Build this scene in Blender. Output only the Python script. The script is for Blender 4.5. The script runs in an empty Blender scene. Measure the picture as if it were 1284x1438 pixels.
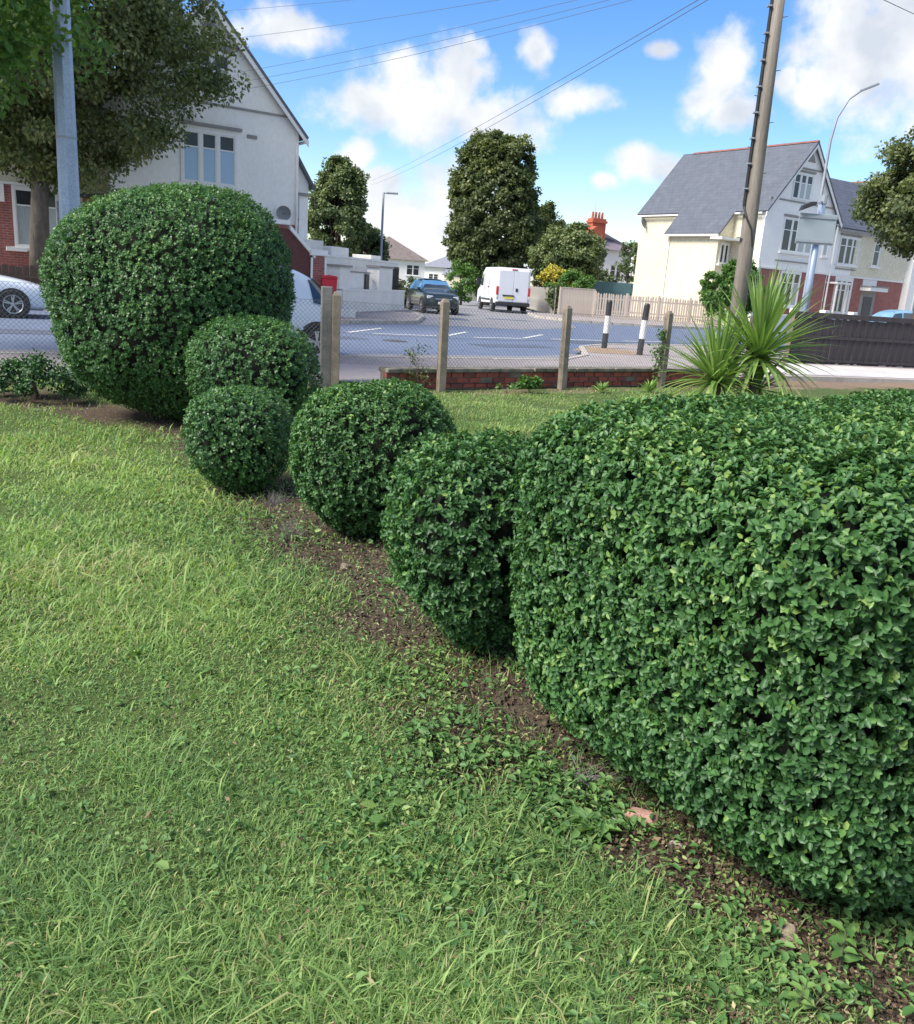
import bpy, bmesh, math, random
import numpy as np
from mathutils import Vector, Matrix
R = math.radians
scn = bpy.context.scene
C = scn.collection
random.seed(7)
rng = np.random.default_rng(11)

# ------------------------------------------------------------------ camera
cam_d = bpy.data.cameras.new('camera'); cam = bpy.data.objects.new('camera', cam_d); C.objects.link(cam)
scn.camera = cam
cam_d.sensor_fit = 'HORIZONTAL'; cam_d.sensor_width = 36; cam_d.lens = 36 * 1200 / 1284
cam_d.clip_start = 0.05; cam_d.clip_end = 4000
CAMH = 1.6
cam.location = (0, 0, CAMH)
cam.rotation_euler = (Matrix.Rotation(R(90 - 15.13), 3, 'X') @ Matrix.Rotation(R(4.0), 3, 'Z')).to_euler()

# ------------------------------------------------------------------ world
SUN_AZ, SUN_EL = -122.0, 46.0          # degrees from +Y (clockwise positive), elevation
w = bpy.data.worlds.new('World'); scn.world = w; w.use_nodes = True
nt = w.node_tree; nt.nodes.clear(); N = nt.nodes.new; L = nt.links.new
sky = N('ShaderNodeTexSky'); sky.sky_type = 'NISHITA'; sky.sun_disc = False
sky.sun_elevation = R(SUN_EL); sky.sun_rotation = R(SUN_AZ); sky.ozone_density = 1.6; sky.air_density = 1.0; sky.dust_density = 0.6
sky.altitude = 0
hsv = N('ShaderNodeHueSaturation'); hsv.inputs['Hue'].default_value = .511; hsv.inputs['Saturation'].default_value = 1.38; hsv.inputs['Value'].default_value = 0.84
L(sky.outputs[0], hsv.inputs['Color'])
tc = N('ShaderNodeTexCoord'); sep = N('ShaderNodeSeparateXYZ'); L(tc.outputs['Generated'], sep.inputs[0])
def mth(op, a, b=None, c=None):
    n = N('ShaderNodeMath'); n.operation = op
    for i, v in enumerate((a, b, c)):
        if v is None: continue
        if isinstance(v, (int, float)): n.inputs[i].default_value = v
        else: L(v, n.inputs[i])
    return n.outputs[0]
az = mth('ARCTAN2', sep.outputs[0], sep.outputs[1]); el = mth('ARCSINE', sep.outputs[2])
comb = N('ShaderNodeCombineXYZ'); L(az, comb.inputs[0]); L(el, comb.inputs[1])
wn = N('ShaderNodeTexNoise'); wn.inputs['Scale'].default_value = 9; wn.inputs['Detail'].default_value = 4
L(comb.outputs[0], wn.inputs['Vector'])
wsub = N('ShaderNodeVectorMath'); wsub.operation = 'SUBTRACT'; L(wn.outputs['Color'], wsub.inputs[0]); wsub.inputs[1].default_value = (.5, .5, .5)
wmul = N('ShaderNodeVectorMath'); wmul.operation = 'MULTIPLY_ADD'; L(wsub.outputs[0], wmul.inputs[0]); wmul.inputs[1].default_value = (.055, .04, 0)
L(comb.outputs[0], wmul.inputs[2])
cur = None
for a, e, ra, re, wt in [(-0.07, 0.178, 0.096, 0.053, 0), (-0.123, 0.171, 0.061, 0.037, 0), (0.007, 0.166, 0.074, 0.039, -.05), (0.093, 0.191, 0.048, 0.022, -0.15), (-0.034, 0.204, 0.048, 0.039, 0), (-0.091, 0.21, 0.035, 0.025, 0), (0.048, 0.235, 0.023, 0.025, 0), (-0.019, 0.228, 0.021, 0.019, -0.05), (0.241, 0.212, 0.038, 0.051, 0), (0.261, 0.18, 0.033, 0.026, 0), (0.375, 0.236, 0.083, 0.068, 0.1), (0.418, 0.255, 0.079, 0.096, 0.1), (0.338, 0.206, 0.048, 0.032, 0), (0.304, 0.211, 0.019, 0.018, -0.1), (0.175, 0.13, 0.051, 0.025, 0), (-0.217, 0.235, 0.074, 0.028, -0.12), (-0.108, 0.093, 0.053, 0.023, -0.05), (-0.138, 0.119, 0.026, 0.021, 0), (-0.063, 0.053, 0.105, 0.044, 0), (-0.017, 0.072, 0.07, 0.061, 0), (0.179, 0.243, 0.023, 0.012, -0.15), (0.132, 0.11, 0.022, 0.012, -0.2), (0.107, 0.019, 0.263, 0.019, -0.1),
        (-.75, .35, .25, .12, 0), (-.6, .1, .2, .06, 0), (.85, .3, .22, .1, 0), (.7, .08, .2, .05, 0), (-1.3, .3, .25, .1, 0), (1.4, .3, .3, .12, 0), (-.1, .66, .35, .15, 0), (.6, .85, .5, .22, 0), (2.1, .35, .6, .22, 0), (-2.2, .4, .6, .25, 0), (3.0, .4, .6, .25, 0), (-2.9, .8, .6, .25, 0), (2.0, .95, .7, .25, 0), (-1.4, .95, .6, .25, 0), (1.3, .75, .4, .15, 0)]:  # unseen clouds overhead and behind, enlarged to raise ambient light
    s1 = N('ShaderNodeVectorMath'); s1.operation = 'SUBTRACT'; L(wmul.outputs[0], s1.inputs[0]); s1.inputs[1].default_value = (a, e, 0)
    s2 = N('ShaderNodeVectorMath'); s2.operation = 'MULTIPLY'; L(s1.outputs[0], s2.inputs[0]); s2.inputs[1].default_value = (1 / ra, 1 / re, 0)
    s3 = N('ShaderNodeVectorMath'); s3.operation = 'LENGTH'; L(s2.outputs[0], s3.inputs[0])
    v = mth('SUBTRACT', 1.0 + wt, s3.outputs['Value'])
    cur = v if cur is None else mth('MAXIMUM', cur, v)
cn = N('ShaderNodeTexNoise'); cn.inputs['Scale'].default_value = 22; cn.inputs['Detail'].default_value = 7; cn.inputs['Roughness'].default_value = .58
L(comb.outputs[0], cn.inputs['Vector'])
fld = mth('MULTIPLY_ADD', mth('SUBTRACT', cn.outputs[0], .5), 1.7, mth('MAXIMUM', cur, -1.0))
mr = N('ShaderNodeMapRange'); mr.interpolation_type = 'SMOOTHSTEP'; L(fld, mr.inputs[0]); mr.inputs[1].default_value = -.12; mr.inputs[2].default_value = .62
mr.inputs[4].default_value = .97
# cloud body: bright tops, slightly grey where thick and low
cs = N('ShaderNodeTexNoise'); cs.inputs['Scale'].default_value = 14; cs.inputs['Detail'].default_value = 5; L(wmul.outputs[0], cs.inputs['Vector'])
ccol = N('ShaderNodeValToRGB'); L(cs.outputs[0], ccol.inputs[0])
ccol.color_ramp.elements[0].position = .33; ccol.color_ramp.elements[0].color = (2.75, 2.95, 3.3, 1)
ccol.color_ramp.elements[1].position = .55; ccol.color_ramp.elements[1].color = (3.95, 4.0, 4.05, 1)
cmx = N('ShaderNodeMix'); cmx.data_type = 'RGBA'; L(mr.outputs[0], cmx.inputs['Factor']); L(hsv.outputs[0], cmx.inputs[6]); L(ccol.outputs[0], cmx.inputs[7])
bg = N('ShaderNodeBackground'); bg.inputs['Strength'].default_value = 0.055; L(cmx.outputs[2], bg.inputs[0])
wo = N('ShaderNodeOutputWorld'); L(bg.outputs[0], wo.inputs[0])

sd = bpy.data.lights.new('sun', 'SUN'); sd.energy = 1.5; sd.angle = R(24); sd.color = (1.0, .94, .84)
sun = bpy.data.objects.new('sun', sd); C.objects.link(sun)
dv = Vector((math.sin(R(SUN_AZ)) * math.cos(R(SUN_EL)), math.cos(R(SUN_AZ)) * math.cos(R(SUN_EL)), math.sin(R(SUN_EL))))
sun.rotation_euler = dv.to_track_quat('Z', 'Y').to_euler(); sun.location = (-20, 10, 30)
scn.view_settings.view_transform = 'Standard'; scn.view_settings.look = 'None'; scn.view_settings.gamma = 1
scn.view_settings.use_curve_mapping = False
scn.view_settings.exposure = 2.25

# ------------------------------------------------------------------ materials
def new_mat(name):
    m = bpy.data.materials.new(name); m.use_nodes = True
    t = m.node_tree; return m, t, t.nodes['Principled BSDF']
def tex_noise(t, scale, detail=4, rough=.55, vec=None):
    n = t.nodes.new('ShaderNodeTexNoise'); n.inputs['Scale'].default_value = scale; n.inputs['Detail'].default_value = detail
    n.inputs['Roughness'].default_value = rough
    if vec: t.links.new(vec, n.inputs['Vector'])
    return n
def ramp(t, fac, stops):
    r = t.nodes.new('ShaderNodeValToRGB'); t.links.new(fac, r.inputs[0]); cr = r.color_ramp
    while len(cr.elements) < len(stops): cr.elements.new(.5)
    for e_, (p, c) in zip(cr.elements, stops): e_.position = p; e_.color = (*c, 1)
    return r.outputs[0]
def mixc(t, fac, a, b, mode='MIX'):
    n = t.nodes.new('ShaderNodeMix'); n.data_type = 'RGBA'; n.blend_type = mode
    for s, v in ((n.inputs['Factor'], fac), (n.inputs[6], a), (n.inputs[7], b)):
        if isinstance(v, (int, float)): s.default_value = v
        elif isinstance(v, tuple): s.default_value = (*v, 1)
        else: t.links.new(v, s)
    return n.outputs[2]
def bump(t, p, h, strength, dist):
    b = t.nodes.new('ShaderNodeBump'); b.inputs['Strength'].default_value = strength; b.inputs['Distance'].default_value = dist
    t.links.new(h, b.inputs['Height']); t.links.new(b.outputs[0], p.inputs['Normal'])
_mc = {}
def mat(name, c1, c2=None, scale=6, rough=.7, bmp=0, bd=.01, metal=0, spec=.5, fine=0, coat=0, stretch=None):
    if name in _mc: return _mc[name]
    m, t, p = new_mat(name); _mc[name] = m
    p.inputs['Roughness'].default_value = rough; p.inputs['Metallic'].default_value = metal
    p.inputs['Specular IOR Level'].default_value = spec; p.inputs['Coat Weight'].default_value = coat
    if c2 is None: c2 = tuple(x * .8 for x in c1)
    o = t.nodes.new('ShaderNodeTexCoord'); vec = o.outputs['Object']
    if stretch:
        mp = t.nodes.new('ShaderNodeMapping'); mp.inputs['Scale'].default_value = stretch; t.links.new(vec, mp.inputs[0]); vec = mp.outputs[0]
    n = tex_noise(t, scale, 6, .6, vec)
    col = ramp(t, n.outputs[0], [(.32, c1), (.68, c2)])
    if fine:
        n2 = tex_noise(t, fine, 3, .7, vec)
        col = mixc(t, .55, col, ramp(t, n2.outputs[0], [(.3, (.45,) * 3), (.7, (.95,) * 3)]), 'OVERLAY')
    t.links.new(col, p.inputs['Base Color'])
    if bmp:
        n3 = tex_noise(t, fine or scale * 5, 5, .65, vec); bump(t, p, n3.outputs[0], bmp, bd)
    return m
def leaf_mat(name, stops, rough=.42, trans=.3, spec=.5, tcol=1.6, nscale=1.2, namt=.35):
    m, t, p = new_mat(name); _mc[name] = m
    a = t.nodes.new('ShaderNodeAttribute'); a.attribute_name = 'v'
    o = t.nodes.new('ShaderNodeTexCoord'); n = tex_noise(t, nscale, 3, .5, o.outputs['Object'])
    ma = t.nodes.new('ShaderNodeMath'); ma.operation = 'MULTIPLY_ADD'; t.links.new(n.outputs[0], ma.inputs[0]); ma.inputs[1].default_value = namt
    t.links.new(a.outputs['Fac'], ma.inputs[2])
    mb_ = t.nodes.new('ShaderNodeMath'); mb_.operation = 'SUBTRACT'; t.links.new(ma.outputs[0], mb_.inputs[0]); mb_.inputs[1].default_value = namt * .5
    col = ramp(t, mb_.outputs[0], stops)
    geo = t.nodes.new('ShaderNodeNewGeometry')
    # underside of a leaf is paler and duller than its top
    colb = mixc(t, .25, col, (.16, .22, .10)); colf = mixc(t, geo.outputs['Backfacing'], col, colb)
    t.links.new(colf, p.inputs['Base Color'])
    p.inputs['Roughness'].default_value = rough; p.inputs['Specular IOR Level'].default_value = spec
    tr = t.nodes.new('ShaderNodeBsdfTranslucent')
    tcn = mixc(t, 1.0, col, (tcol, tcol * 1.05, tcol * .5), 'MULTIPLY'); t.links.new(tcn, tr.inputs[0])
    ms = t.nodes.new('ShaderNodeMixShader'); ms.inputs[0].default_value = trans
    t.links.new(p.outputs[0], ms.inputs[1]); t.links.new(tr.outputs[0], ms.inputs[2])
    t.links.new(ms.outputs[0], t.nodes['Material Output'].inputs[0])
    return m
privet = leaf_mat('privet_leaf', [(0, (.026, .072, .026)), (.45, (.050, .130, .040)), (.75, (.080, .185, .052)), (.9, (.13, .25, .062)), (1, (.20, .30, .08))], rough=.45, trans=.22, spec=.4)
lime_l = leaf_mat('lime_leaf', [(0, (.035, .055, .022)), (.4, (.075, .105, .036)), (.7, (.14, .17, .055)), (1, (.30, .31, .12))], rough=.5, trans=.3, nscale=.5, namt=.5)
dark_l = leaf_mat('dark_leaf', [(0, (.03, .058, .022)), (.5, (.07, .112, .036)), (1, (.18, .22, .08))], rough=.5, trans=.2, nscale=.4, namt=.5)
bright_l = leaf_mat('bright_leaf', [(0, (0.037, 0.1, 0.019)), (0.5, (0.075, 0.175, 0.031)), (1, (0.175, 0.275, 0.05))], rough=.5, trans=.3)
yellow_l = leaf_mat('yellow_leaf', [(0, (.26, .25, .04)), (.5, (.48, .41, .05)), (1, (.68, .58, .08))], rough=.6, trans=.2, tcol=1.0)
grass_m = leaf_mat('grass_blade', [(0, (.075, .165, .058)), (.3, (.168, .305, .09)), (.6, (.285, .44, .13)), (.86, (.41, .54, .18)), (.94, (.48, .44, .20)), (1, (.55, .48, .30))], rough=.62, spec=.3, trans=.35, nscale=.9, namt=.45, tcol=1.3)
weed_m = leaf_mat('weed_leaf', [(0, (.06, .13, .045)), (.5, (.11, .22, .065)), (.85, (.19, .31, .09)), (1, (.30, .38, .15))], rough=.58, spec=.35, trans=.25, nscale=2)
litter_m = leaf_mat('leaf_litter', [(0, (.045, .028, .02)), (.45, (.11, .07, .045)), (.75, (.22, .16, .09)), (1, (.38, .33, .19))], rough=.8, trans=.05, nscale=3)
cord_l = leaf_mat('cordyline_leaf', [(0, (.09, .17, .04)), (.5, (.19, .31, .08)), (.85, (.34, .45, .14)), (1, (.48, .42, .22))], rough=.4, trans=.25)

bark = mat('bark', (.11, .085, .065), (.045, .035, .028), 9, .9, .6, .02, fine=40)
limebark = mat('lime_tree_bark', (.13, .11, .09), (.055, .048, .04), 5, .9, .7, .03, fine=22, stretch=(1, 1, .35))
twig_shade = mat('hedge_twig_shade', (.010, .013, .007), (.006, .008, .004), 22, .9, .8, .03)  # near-black, with the shade inside the hedge put into the colour
polewood = mat('weathered_pole_wood', (.21, .185, .16), (.11, .095, .083), 3, .85, .5, .01, fine=26, stretch=(4, 4, .25))
concrete = mat('fence_post_concrete', (.24, .20, .155), (.135, .115, .09), 6, .9, .5, .006, fine=60)
coping_m = mat('mossy_coping', (.24, .215, .175), (.10, .095, .075), 7, .92, .6, .01, fine=50)
brick_m = mat('red_brick', (.34, .085, .055), (.23, .065, .048), 5, .85, .5, .004, fine=70)
brick_m2 = mat('darker_brick', (.22, .06, .05), (.14, .05, .045), 5, .85, .5, .004, fine=70)
mortar = mat('mortar', (.22, .18, .15), (.13, .11, .09), 9, .95, .5, .005, fine=50)
asphalt = mat('blue_grey_asphalt', (.115, .145, .215), (.095, .122, .185), 1.3, .8, .35, .004, fine=110)
asphalt2 = mat('worn_asphalt', (.22, .215, .225), (.165, .165, .175), 1.0, .88, .35, .004, fine=110)
paving = mat('pinkish_pavement', (.31, .27, .255), (.235, .205, .195), .8, .9, .3, .004, fine=80)
pathm = mat('pale_path', (.50, .47, .44), (.38, .36, .34), 1.5, .9, .3, .004, fine=60)
kerbm = mat('kerb_concrete', (.42, .385, .34), (.30, .27, .24), 4, .9, .3, .004, fine=60)
linem = mat('road_paint', (.62, .62, .60), (.42, .42, .41), 9, .7, fine=60)
tanm = mat('dry_tan_soil', (.33, .235, .15), (.20, .14, .09), 4, .95, .7, .02, fine=30)
galv = mat('galvanised_column', (.27, .33, .44), (.22, .275, .37), 3, .45, .1, .002, metal=.35, fine=50)
galv_d = mat('dull_galvanised_wire', (.22, .22, .23), (.14, .14, .15), 20, .55, metal=.5)
lampgrey = mat('grey_painted_steel', (.30, .33, .37), (.24, .27, .31), 3, .5, metal=.2)
blackm = mat('black_plastic', (.018, .018, .02), (.03, .03, .032), 8, .5)
rubber = mat('tyre_rubber', (.02, .02, .021), (.032, .032, .033), 10, .85)
chrome = mat('alloy_wheel', (.55, .56, .58), (.45, .46, .48), 10, .3, metal=.8)
whitepaint = mat('white_car_paint', (.66, .72, .80), (.64, .70, .78), 1, .28, coat=.6)
whitevan = mat('white_van_paint', (.72, .73, .76), (.66, .67, .70), 1.5, .35, coat=.3)
darkpaint = mat('dark_green_grey_car_paint', (.035, .05, .055), (.03, .043, .048), 1, .25, metal=.4, coat=.8)
bluepaint = mat('light_blue_car_paint', (.18, .34, .50), (.16, .31, .46), 1, .3, coat=.6)
yellowpaint = mat('yellow_paint', (.72, .42, .03), (.66, .38, .03), 1, .4)
glassm = mat('car_glass', (.03, .045, .06), (.04, .06, .08), 1, .06, spec=.9, coat=.5)
redlamp = mat('red_lamp_plastic', (.50, .02, .03), (.42, .02, .03), 5, .25)
amber = mat('headlamp_plastic', (.6, .62, .65), (.5, .52, .55), 5, .15)
redbin = mat('red_bin_plastic', (.62, .025, .045), (.55, .02, .04), 3, .5)
whitewall = mat('white_render', (.84, .82, .765), (.79, .77, .715), .9, .9, .05, .004, fine=9, stretch=(1, 1, .6))
creamwall = mat('cream_render', (.61, .54, .41), (.54, .475, .355), .6, .9, .08, .004, fine=12)
trim = mat('white_trim', (.80, .79, .76), (.74, .73, .70), 3, .6)
darktrim = mat('grey_shadow_trim', (.30, .29, .28), (.24, .23, .22), 4, .8)
gardenwhite = mat('whitewashed_wall', (.76, .73, .68), (.62, .59, .54), 1.5, .9, .4, .008, fine=18)
winglass = mat('window_glass', (.025, .03, .035), (.05, .055, .06), 2, .12, spec=.35)
winglass_b = mat('window_glass_with_painted_sky', (.30, .45, .60), (.26, .40, .55), 1, .12, spec=.8)  # blue base colour stands in for reflected sky
curtain = mat('net_curtain_glass', (.42, .46, .46), (.30, .34, .34), 8, .2, stretch=(8, 8, .6))
blackfence = mat('black_stained_timber', (.050, .042, .046), (.026, .022, .025), 3, .85, .4, .004, fine=40, stretch=(6, 6, .4))
picketm = mat('weathered_picket_timber', (.56, .48, .41), (.42, .36, .31), 3, .9, .3, .004, stretch=(5, 5, .5))
bluefence = mat('blue_green_painted_boards', (.085, .17, .19), (.06, .125, .14), 2, .8)
greyfence = mat('grey_weathered_boards', (.40, .37, .33), (.20, .19, .175), 2, .9)
stone_g = mat('grey_stone', (.30, .28, .25), (.16, .15, .14), 12, .9, .6, .01, fine=50)
stone_p = mat('pink_brick_rubble', (.42, .25, .20), (.26, .15, .12), 12, .9, .6, .01, fine=50)
slate_grey = None
def brickwork(name, c1, c2, mo, sx, sz, mort=.018, rough=.85, rot=None, bmp=.4):
    m, t, p = new_mat(name)
    o = t.nodes.new('ShaderNodeTexCoord'); sp = t.nodes.new('ShaderNodeSeparateXYZ'); t.links.new(o.outputs['Object'], sp.inputs[0])
    ad = t.nodes.new('ShaderNodeMath'); ad.operation = 'ADD'; t.links.new(sp.outputs[0 if rot is None else rot], ad.inputs[0])
    if rot is None: t.links.new(sp.outputs[1], ad.inputs[1])
    else: ad.inputs[1].default_value = 0
    cb = t.nodes.new('ShaderNodeCombineXYZ'); t.links.new(ad.outputs[0], cb.inputs[0]); t.links.new(sp.outputs[2], cb.inputs[1])
    b = t.nodes.new('ShaderNodeTexBrick'); t.links.new(cb.outputs[0], b.inputs[0])
    b.inputs['Scale'].default_value = 1; b.inputs['Brick Width'].default_value = sx; b.inputs['Row Height'].default_value = sz
    b.inputs['Mortar Size'].default_value = mort; b.inputs['Color1'].default_value = (*c1, 1); b.inputs['Color2'].default_value = (*c2, 1); b.inputs['Mortar'].default_value = (*mo, 1)
    n = tex_noise(t, 2.5, 5, .6, o.outputs['Object'])
    col = mixc(t, .5, b.outputs[0], ramp(t, n.outputs[0], [(.3, (.35,) * 3), (.7, (.65,) * 3)]), 'OVERLAY')
    t.links.new(col, p.inputs['Base Color']); p.inputs['Roughness'].default_value = rough
    bump(t, p, b.outputs[1], -bmp, .01)
    return m
housebrick = brickwork('house_brickwork', (.36, .085, .07), (.27, .07, .06), (.27, .20, .17), .23, .078, .012)
slate = brickwork('roof_slates', (.100, .112, .135), (.090, .101, .123), (.068, .075, .09), .32, .20, .010, .6, rot=1)
slate_x = brickwork('roof_slates_of_the_wing', (.105, .115, .150), (.085, .095, .125), (.055, .06, .08), .32, .20, .012, .6, rot=0)
browntile = mat('brown_roof_tiles', (.16, .13, .12), (.11, .09, .085), 2, .85, .3, .01, fine=8)
greytile = mat('grey_roof_tiles', (.20, .21, .24), (.15, .16, .19), 2, .85, .3, .01, fine=8)
ridgem = mat('red_ridge_tiles', (.26, .11, .09), (.18, .08, .07), 3, .85)

# ------------------------------------------------------------------ mesh helpers
class MB:
    def __init__(s): s.v = []; s.f = []
    def add(s, vs, fs):
        o = len(s.v); s.v += [tuple(x) for x in vs]; s.f += [tuple(i + o for i in f) for f in fs]; return s
    def box(s, x0, x1, y0, y1, z0, z1, M=None):
        vs = [Vector(p) for p in ((x0, y0, z0), (x1, y0, z0), (x1, y1, z0), (x0, y1, z0), (x0, y0, z1), (x1, y0, z1), (x1, y1, z1), (x0, y1, z1))]
        if M: vs = [M @ p for p in vs]
        return s.add(vs, [(0, 3, 2, 1), (4, 5, 6, 7), (0, 1, 5, 4), (1, 2, 6, 5), (2, 3, 7, 6), (3, 0, 4, 7)])
    def tube(s, p0, p1, r0, r1=None, n=8, cap=True):
        if r1 is None: r1 = r0
        p0 = Vector(p0); p1 = Vector(p1); d = (p1 - p0).normalized()
        a = d.orthogonal().normalized(); b = d.cross(a)
        vs = [p + a * (math.cos(2 * math.pi * i / n) * r) + b * (math.sin(2 * math.pi * i / n) * r) for p, r in ((p0, r0), (p1, r1)) for i in range(n)]
        fs = [(i, (i + 1) % n, n + (i + 1) % n, n + i) for i in range(n)]
        if cap: fs += [tuple(range(n - 1, -1, -1)), tuple(range(n, 2 * n))]
        return s.add(vs, fs)
    def path(s, pts, rad, n=8):
        pts = [Vector(p) for p in pts]; k = len(pts); vs = []; fs = []
        a = None
        for i, p in enumerate(pts):
            d = (pts[min(i + 1, k - 1)] - pts[max(i - 1, 0)]).normalized()
            a = d.orthogonal().normalized() if a is None else (a - d * a.dot(d)).normalized()
            b = d.cross(a); r = rad[i] if isinstance(rad, (list, tuple)) else rad
            vs += [p + a * (math.cos(2 * math.pi * j / n) * r) + b * (math.sin(2 * math.pi * j / n) * r) for j in range(n)]
        for i in range(k - 1):
            fs += [(i * n + j, i * n + (j + 1) % n, (i + 1) * n + (j + 1) % n, (i + 1) * n + j) for j in range(n)]
        fs += [tuple(range(n - 1, -1, -1)), tuple(range((k - 1) * n, k * n))]
        return s.add(vs, fs)
    def prism(s, pts, y0, y1, ax='y'):     # polygon (a,b) extruded along an axis
        n = len(pts)
        f = {'y': lambda a, b, c: (a, c, b), 'z': lambda a, b, c: (a, b, c), 'x': lambda a, b, c: (c, a, b)}[ax]
        vs = [f(a, b, y0) for a, b in pts] + [f(a, b, y1) for a, b in pts]
        return s.add(vs, [tuple(range(n)), tuple(range(2 * n - 1, n - 1, -1))] + [(i, n + i, n + (i + 1) % n, (i + 1) % n) for i in range(n)])
    def slab(s, q, th):                    # four corner points of the top face and a thickness
        q = [Vector(p) for p in q]; n = (q[1] - q[0]).cross(q[2] - q[0]).normalized()
        if n.z < 0: q = q[::-1]; n = -n
        return s.add(q + [p - n * th for p in q], [(0, 1, 2, 3), (7, 6, 5, 4), (0, 4, 5, 1), (1, 5, 6, 2), (2, 6, 7, 3), (3, 7, 4, 0)])
    def build(s, name, m, parent=None, smooth=False, bevel=0, kind=None, label=None, sub=0, weld=False):
        me = bpy.data.meshes.new(name); me.from_pydata(s.v, [], s.f)
        bm = bmesh.new(); bm.from_mesh(me); bmesh.ops.recalc_face_normals(bm, faces=bm.faces); bm.to_mesh(me); bm.free()
        me.materials.append(m)
        if smooth: me.shade_smooth()
        o = bpy.data.objects.new(name, me); C.objects.link(o)
        if parent: o.parent = parent
        if bevel:
            b = o.modifiers.new('bevel', 'BEVEL'); b.width = bevel; b.segments = 2; b.limit_method = 'ANGLE'
        if sub:
            b = o.modifiers.new('sub', 'SUBSURF'); b.levels = sub; b.render_levels = sub
        if kind: o['kind'] = kind
        if label: o['label'] = label
        return o
def tag(o, label, cat, group=None):
    o['label'] = label; o['category'] = cat
    if group: o['group'] = group
    return o
def thing(name, label, cat, loc=(0, 0, 0), rz=0, group=None):
    o = bpy.data.objects.new(name, None); C.objects.link(o); o.location = loc; o.rotation_euler = (0, 0, rz)
    o.empty_display_size = .2
    return tag(o, label, cat, group)
def copy_tree(o, parent=None):
    c = o.copy(); C.objects.link(c)
    if parent: c.parent = parent
    for ch in list(o.children): copy_tree(ch, c)
    return c
def fast_mesh(name, verts, faces_idx, k, m, parent=None, v=None, kind='stuff', smooth=False, mats=None):
    """verts (n,3); faces_idx flat loop index array with k corners per face; v = per-face attribute"""
    me = bpy.data.meshes.new(name)
    nf = len(faces_idx) // k
    me.vertices.add(len(verts)); me.vertices.foreach_set('co', np.asarray(verts, dtype=np.float32).ravel())
    me.loops.add(len(faces_idx)); me.loops.foreach_set('vertex_index', np.asarray(faces_idx, dtype=np.int32))
    me.polygons.add(nf); me.polygons.foreach_set('loop_start', np.arange(nf, dtype=np.int32) * k)
    me.update(calc_edges=True)
    if v is not None:
        a = me.attributes.new('v', 'FLOAT', 'FACE'); a.data.foreach_set('value', np.asarray(v, dtype=np.float32))
    me.materials.append(m)
    if smooth: me.shade_smooth()
    o = bpy.data.objects.new(name, me); C.objects.link(o)
    if parent: o.parent = parent
    if kind: o['kind'] = kind
    return o
def unit(a): return a / np.maximum(np.linalg.norm(a, axis=-1, keepdims=True), 1e-9)
def leaves(name, P, A, Nn, Ln, Wd, v, m, parent=None, hi=True, fold=.25, kind='stuff'):
    """leaf blades: base P, axis A, normal Nn, length Ln, width Wd"""
    n = len(P); A = unit(A); Nn = unit(Nn - A * (Nn * A).sum(1, keepdims=True)); S = np.cross(A, Nn)
    Ln = np.broadcast_to(Ln, n)[:, None]; Wd = np.broadcast_to(Wd, n)[:, None]
    if hi:
        up = Nn * Wd * fold
        V = np.stack([P, P + A * Ln * .32 + S * Wd * .46 + up, P + A * Ln * .70 + S * Wd * .38 + up, P + A * Ln - Nn * Ln * .10,
                      P + A * Ln * .70 - S * Wd * .38 + up, P + A * Ln * .32 - S * Wd * .46 + up], 1).reshape(-1, 3)
        b = (np.arange(n) * 6)[:, None]
        F = np.concatenate([b + np.array([0, 1, 2, 3]), b + np.array([0, 3, 4, 5])], 1).ravel()
        return fast_mesh(name, V, F, 4, m, parent, np.repeat(v, 2), kind)
    V = np.stack([P, P + A * Ln * .45 + S * Wd * .5, P + A * Ln, P + A * Ln * .45 - S * Wd * .5], 1).reshape(-1, 3)
    F = np.arange(n * 4)
    return fast_mesh(name, V, F, 4, m, parent, v, kind)
def wob(seed, freq, K=7):
    r = np.random.default_rng(seed); k = r.normal(size=(K, 3)) * freq; ph = r.uniform(0, 6.28, K)
    return lambda P: np.sin(P @ k.T + ph).sum(1) / math.sqrt(K)
def interp(p, pts):
    return np.interp(p, [a for a, b in pts], [b for a, b in pts])

# ------------------------------------------------------------------ setting: ground, road, pavements
def sheet(name, pts, z, m, kind='structure'):
    return MB().add([(x, y, z) for x, y in pts], [tuple(range(len(pts)))]).build(name, m, kind=kind)
groundm = mat('distant_ground', (.14, .14, .09), (.10, .11, .06), .2, .95)
sheet('ground', [(-1500, -300), (1500, -300), (1500, 2500), (-1500, 2500)], -.02, groundm)
# far kerb line, near kerb line
FK = [(-40, 6.5), (-12, 24.4), (-8, 26.4), (-3.9, 28.4), (-1.9, 31.2), (-1.9, 36), (-3.1, 42), (-5.2, 54), (-9, 75)]
FKR = [(2.2, 75), (1.5 + 2.6, 56.5), (3.2, 49.5), (3.3, 45.6), (4.9, 43.0), (9.2, 43.9), (20, 49.5), (60, 74)]
NK = [(-40, -12), (-7.1, 12.7), (-2.09, 16.2), (.49, 17.75), (2.0, 18.7), (2.75, 20.6), (3.0, 23.6), (3.9, 25.3), (6.0, 27.2), (12, 31.2), (60, 62)]
sheet('road', NK[:1] + [(-40, 6.5)] + FK[1:] + FKR + NK[:0:-1], 0.0, asphalt)
sheet('side_road', [(-1.9, 31.0), (-1.9, 36), (-3.1, 42), (-5.2, 54), (-9, 75), (2.2, 75), (4.1, 56.5), (3.2, 49.5), (3.3, 45.6), (4.9, 43.0), (4.5, 37), (2.0, 32.5)], .004, asphalt2)
gut = MB()
gl = [(-40, -12), (-7.1, 12.7), (-2.09, 16.2), (.49, 17.75), (2.0, 18.7)]
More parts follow.
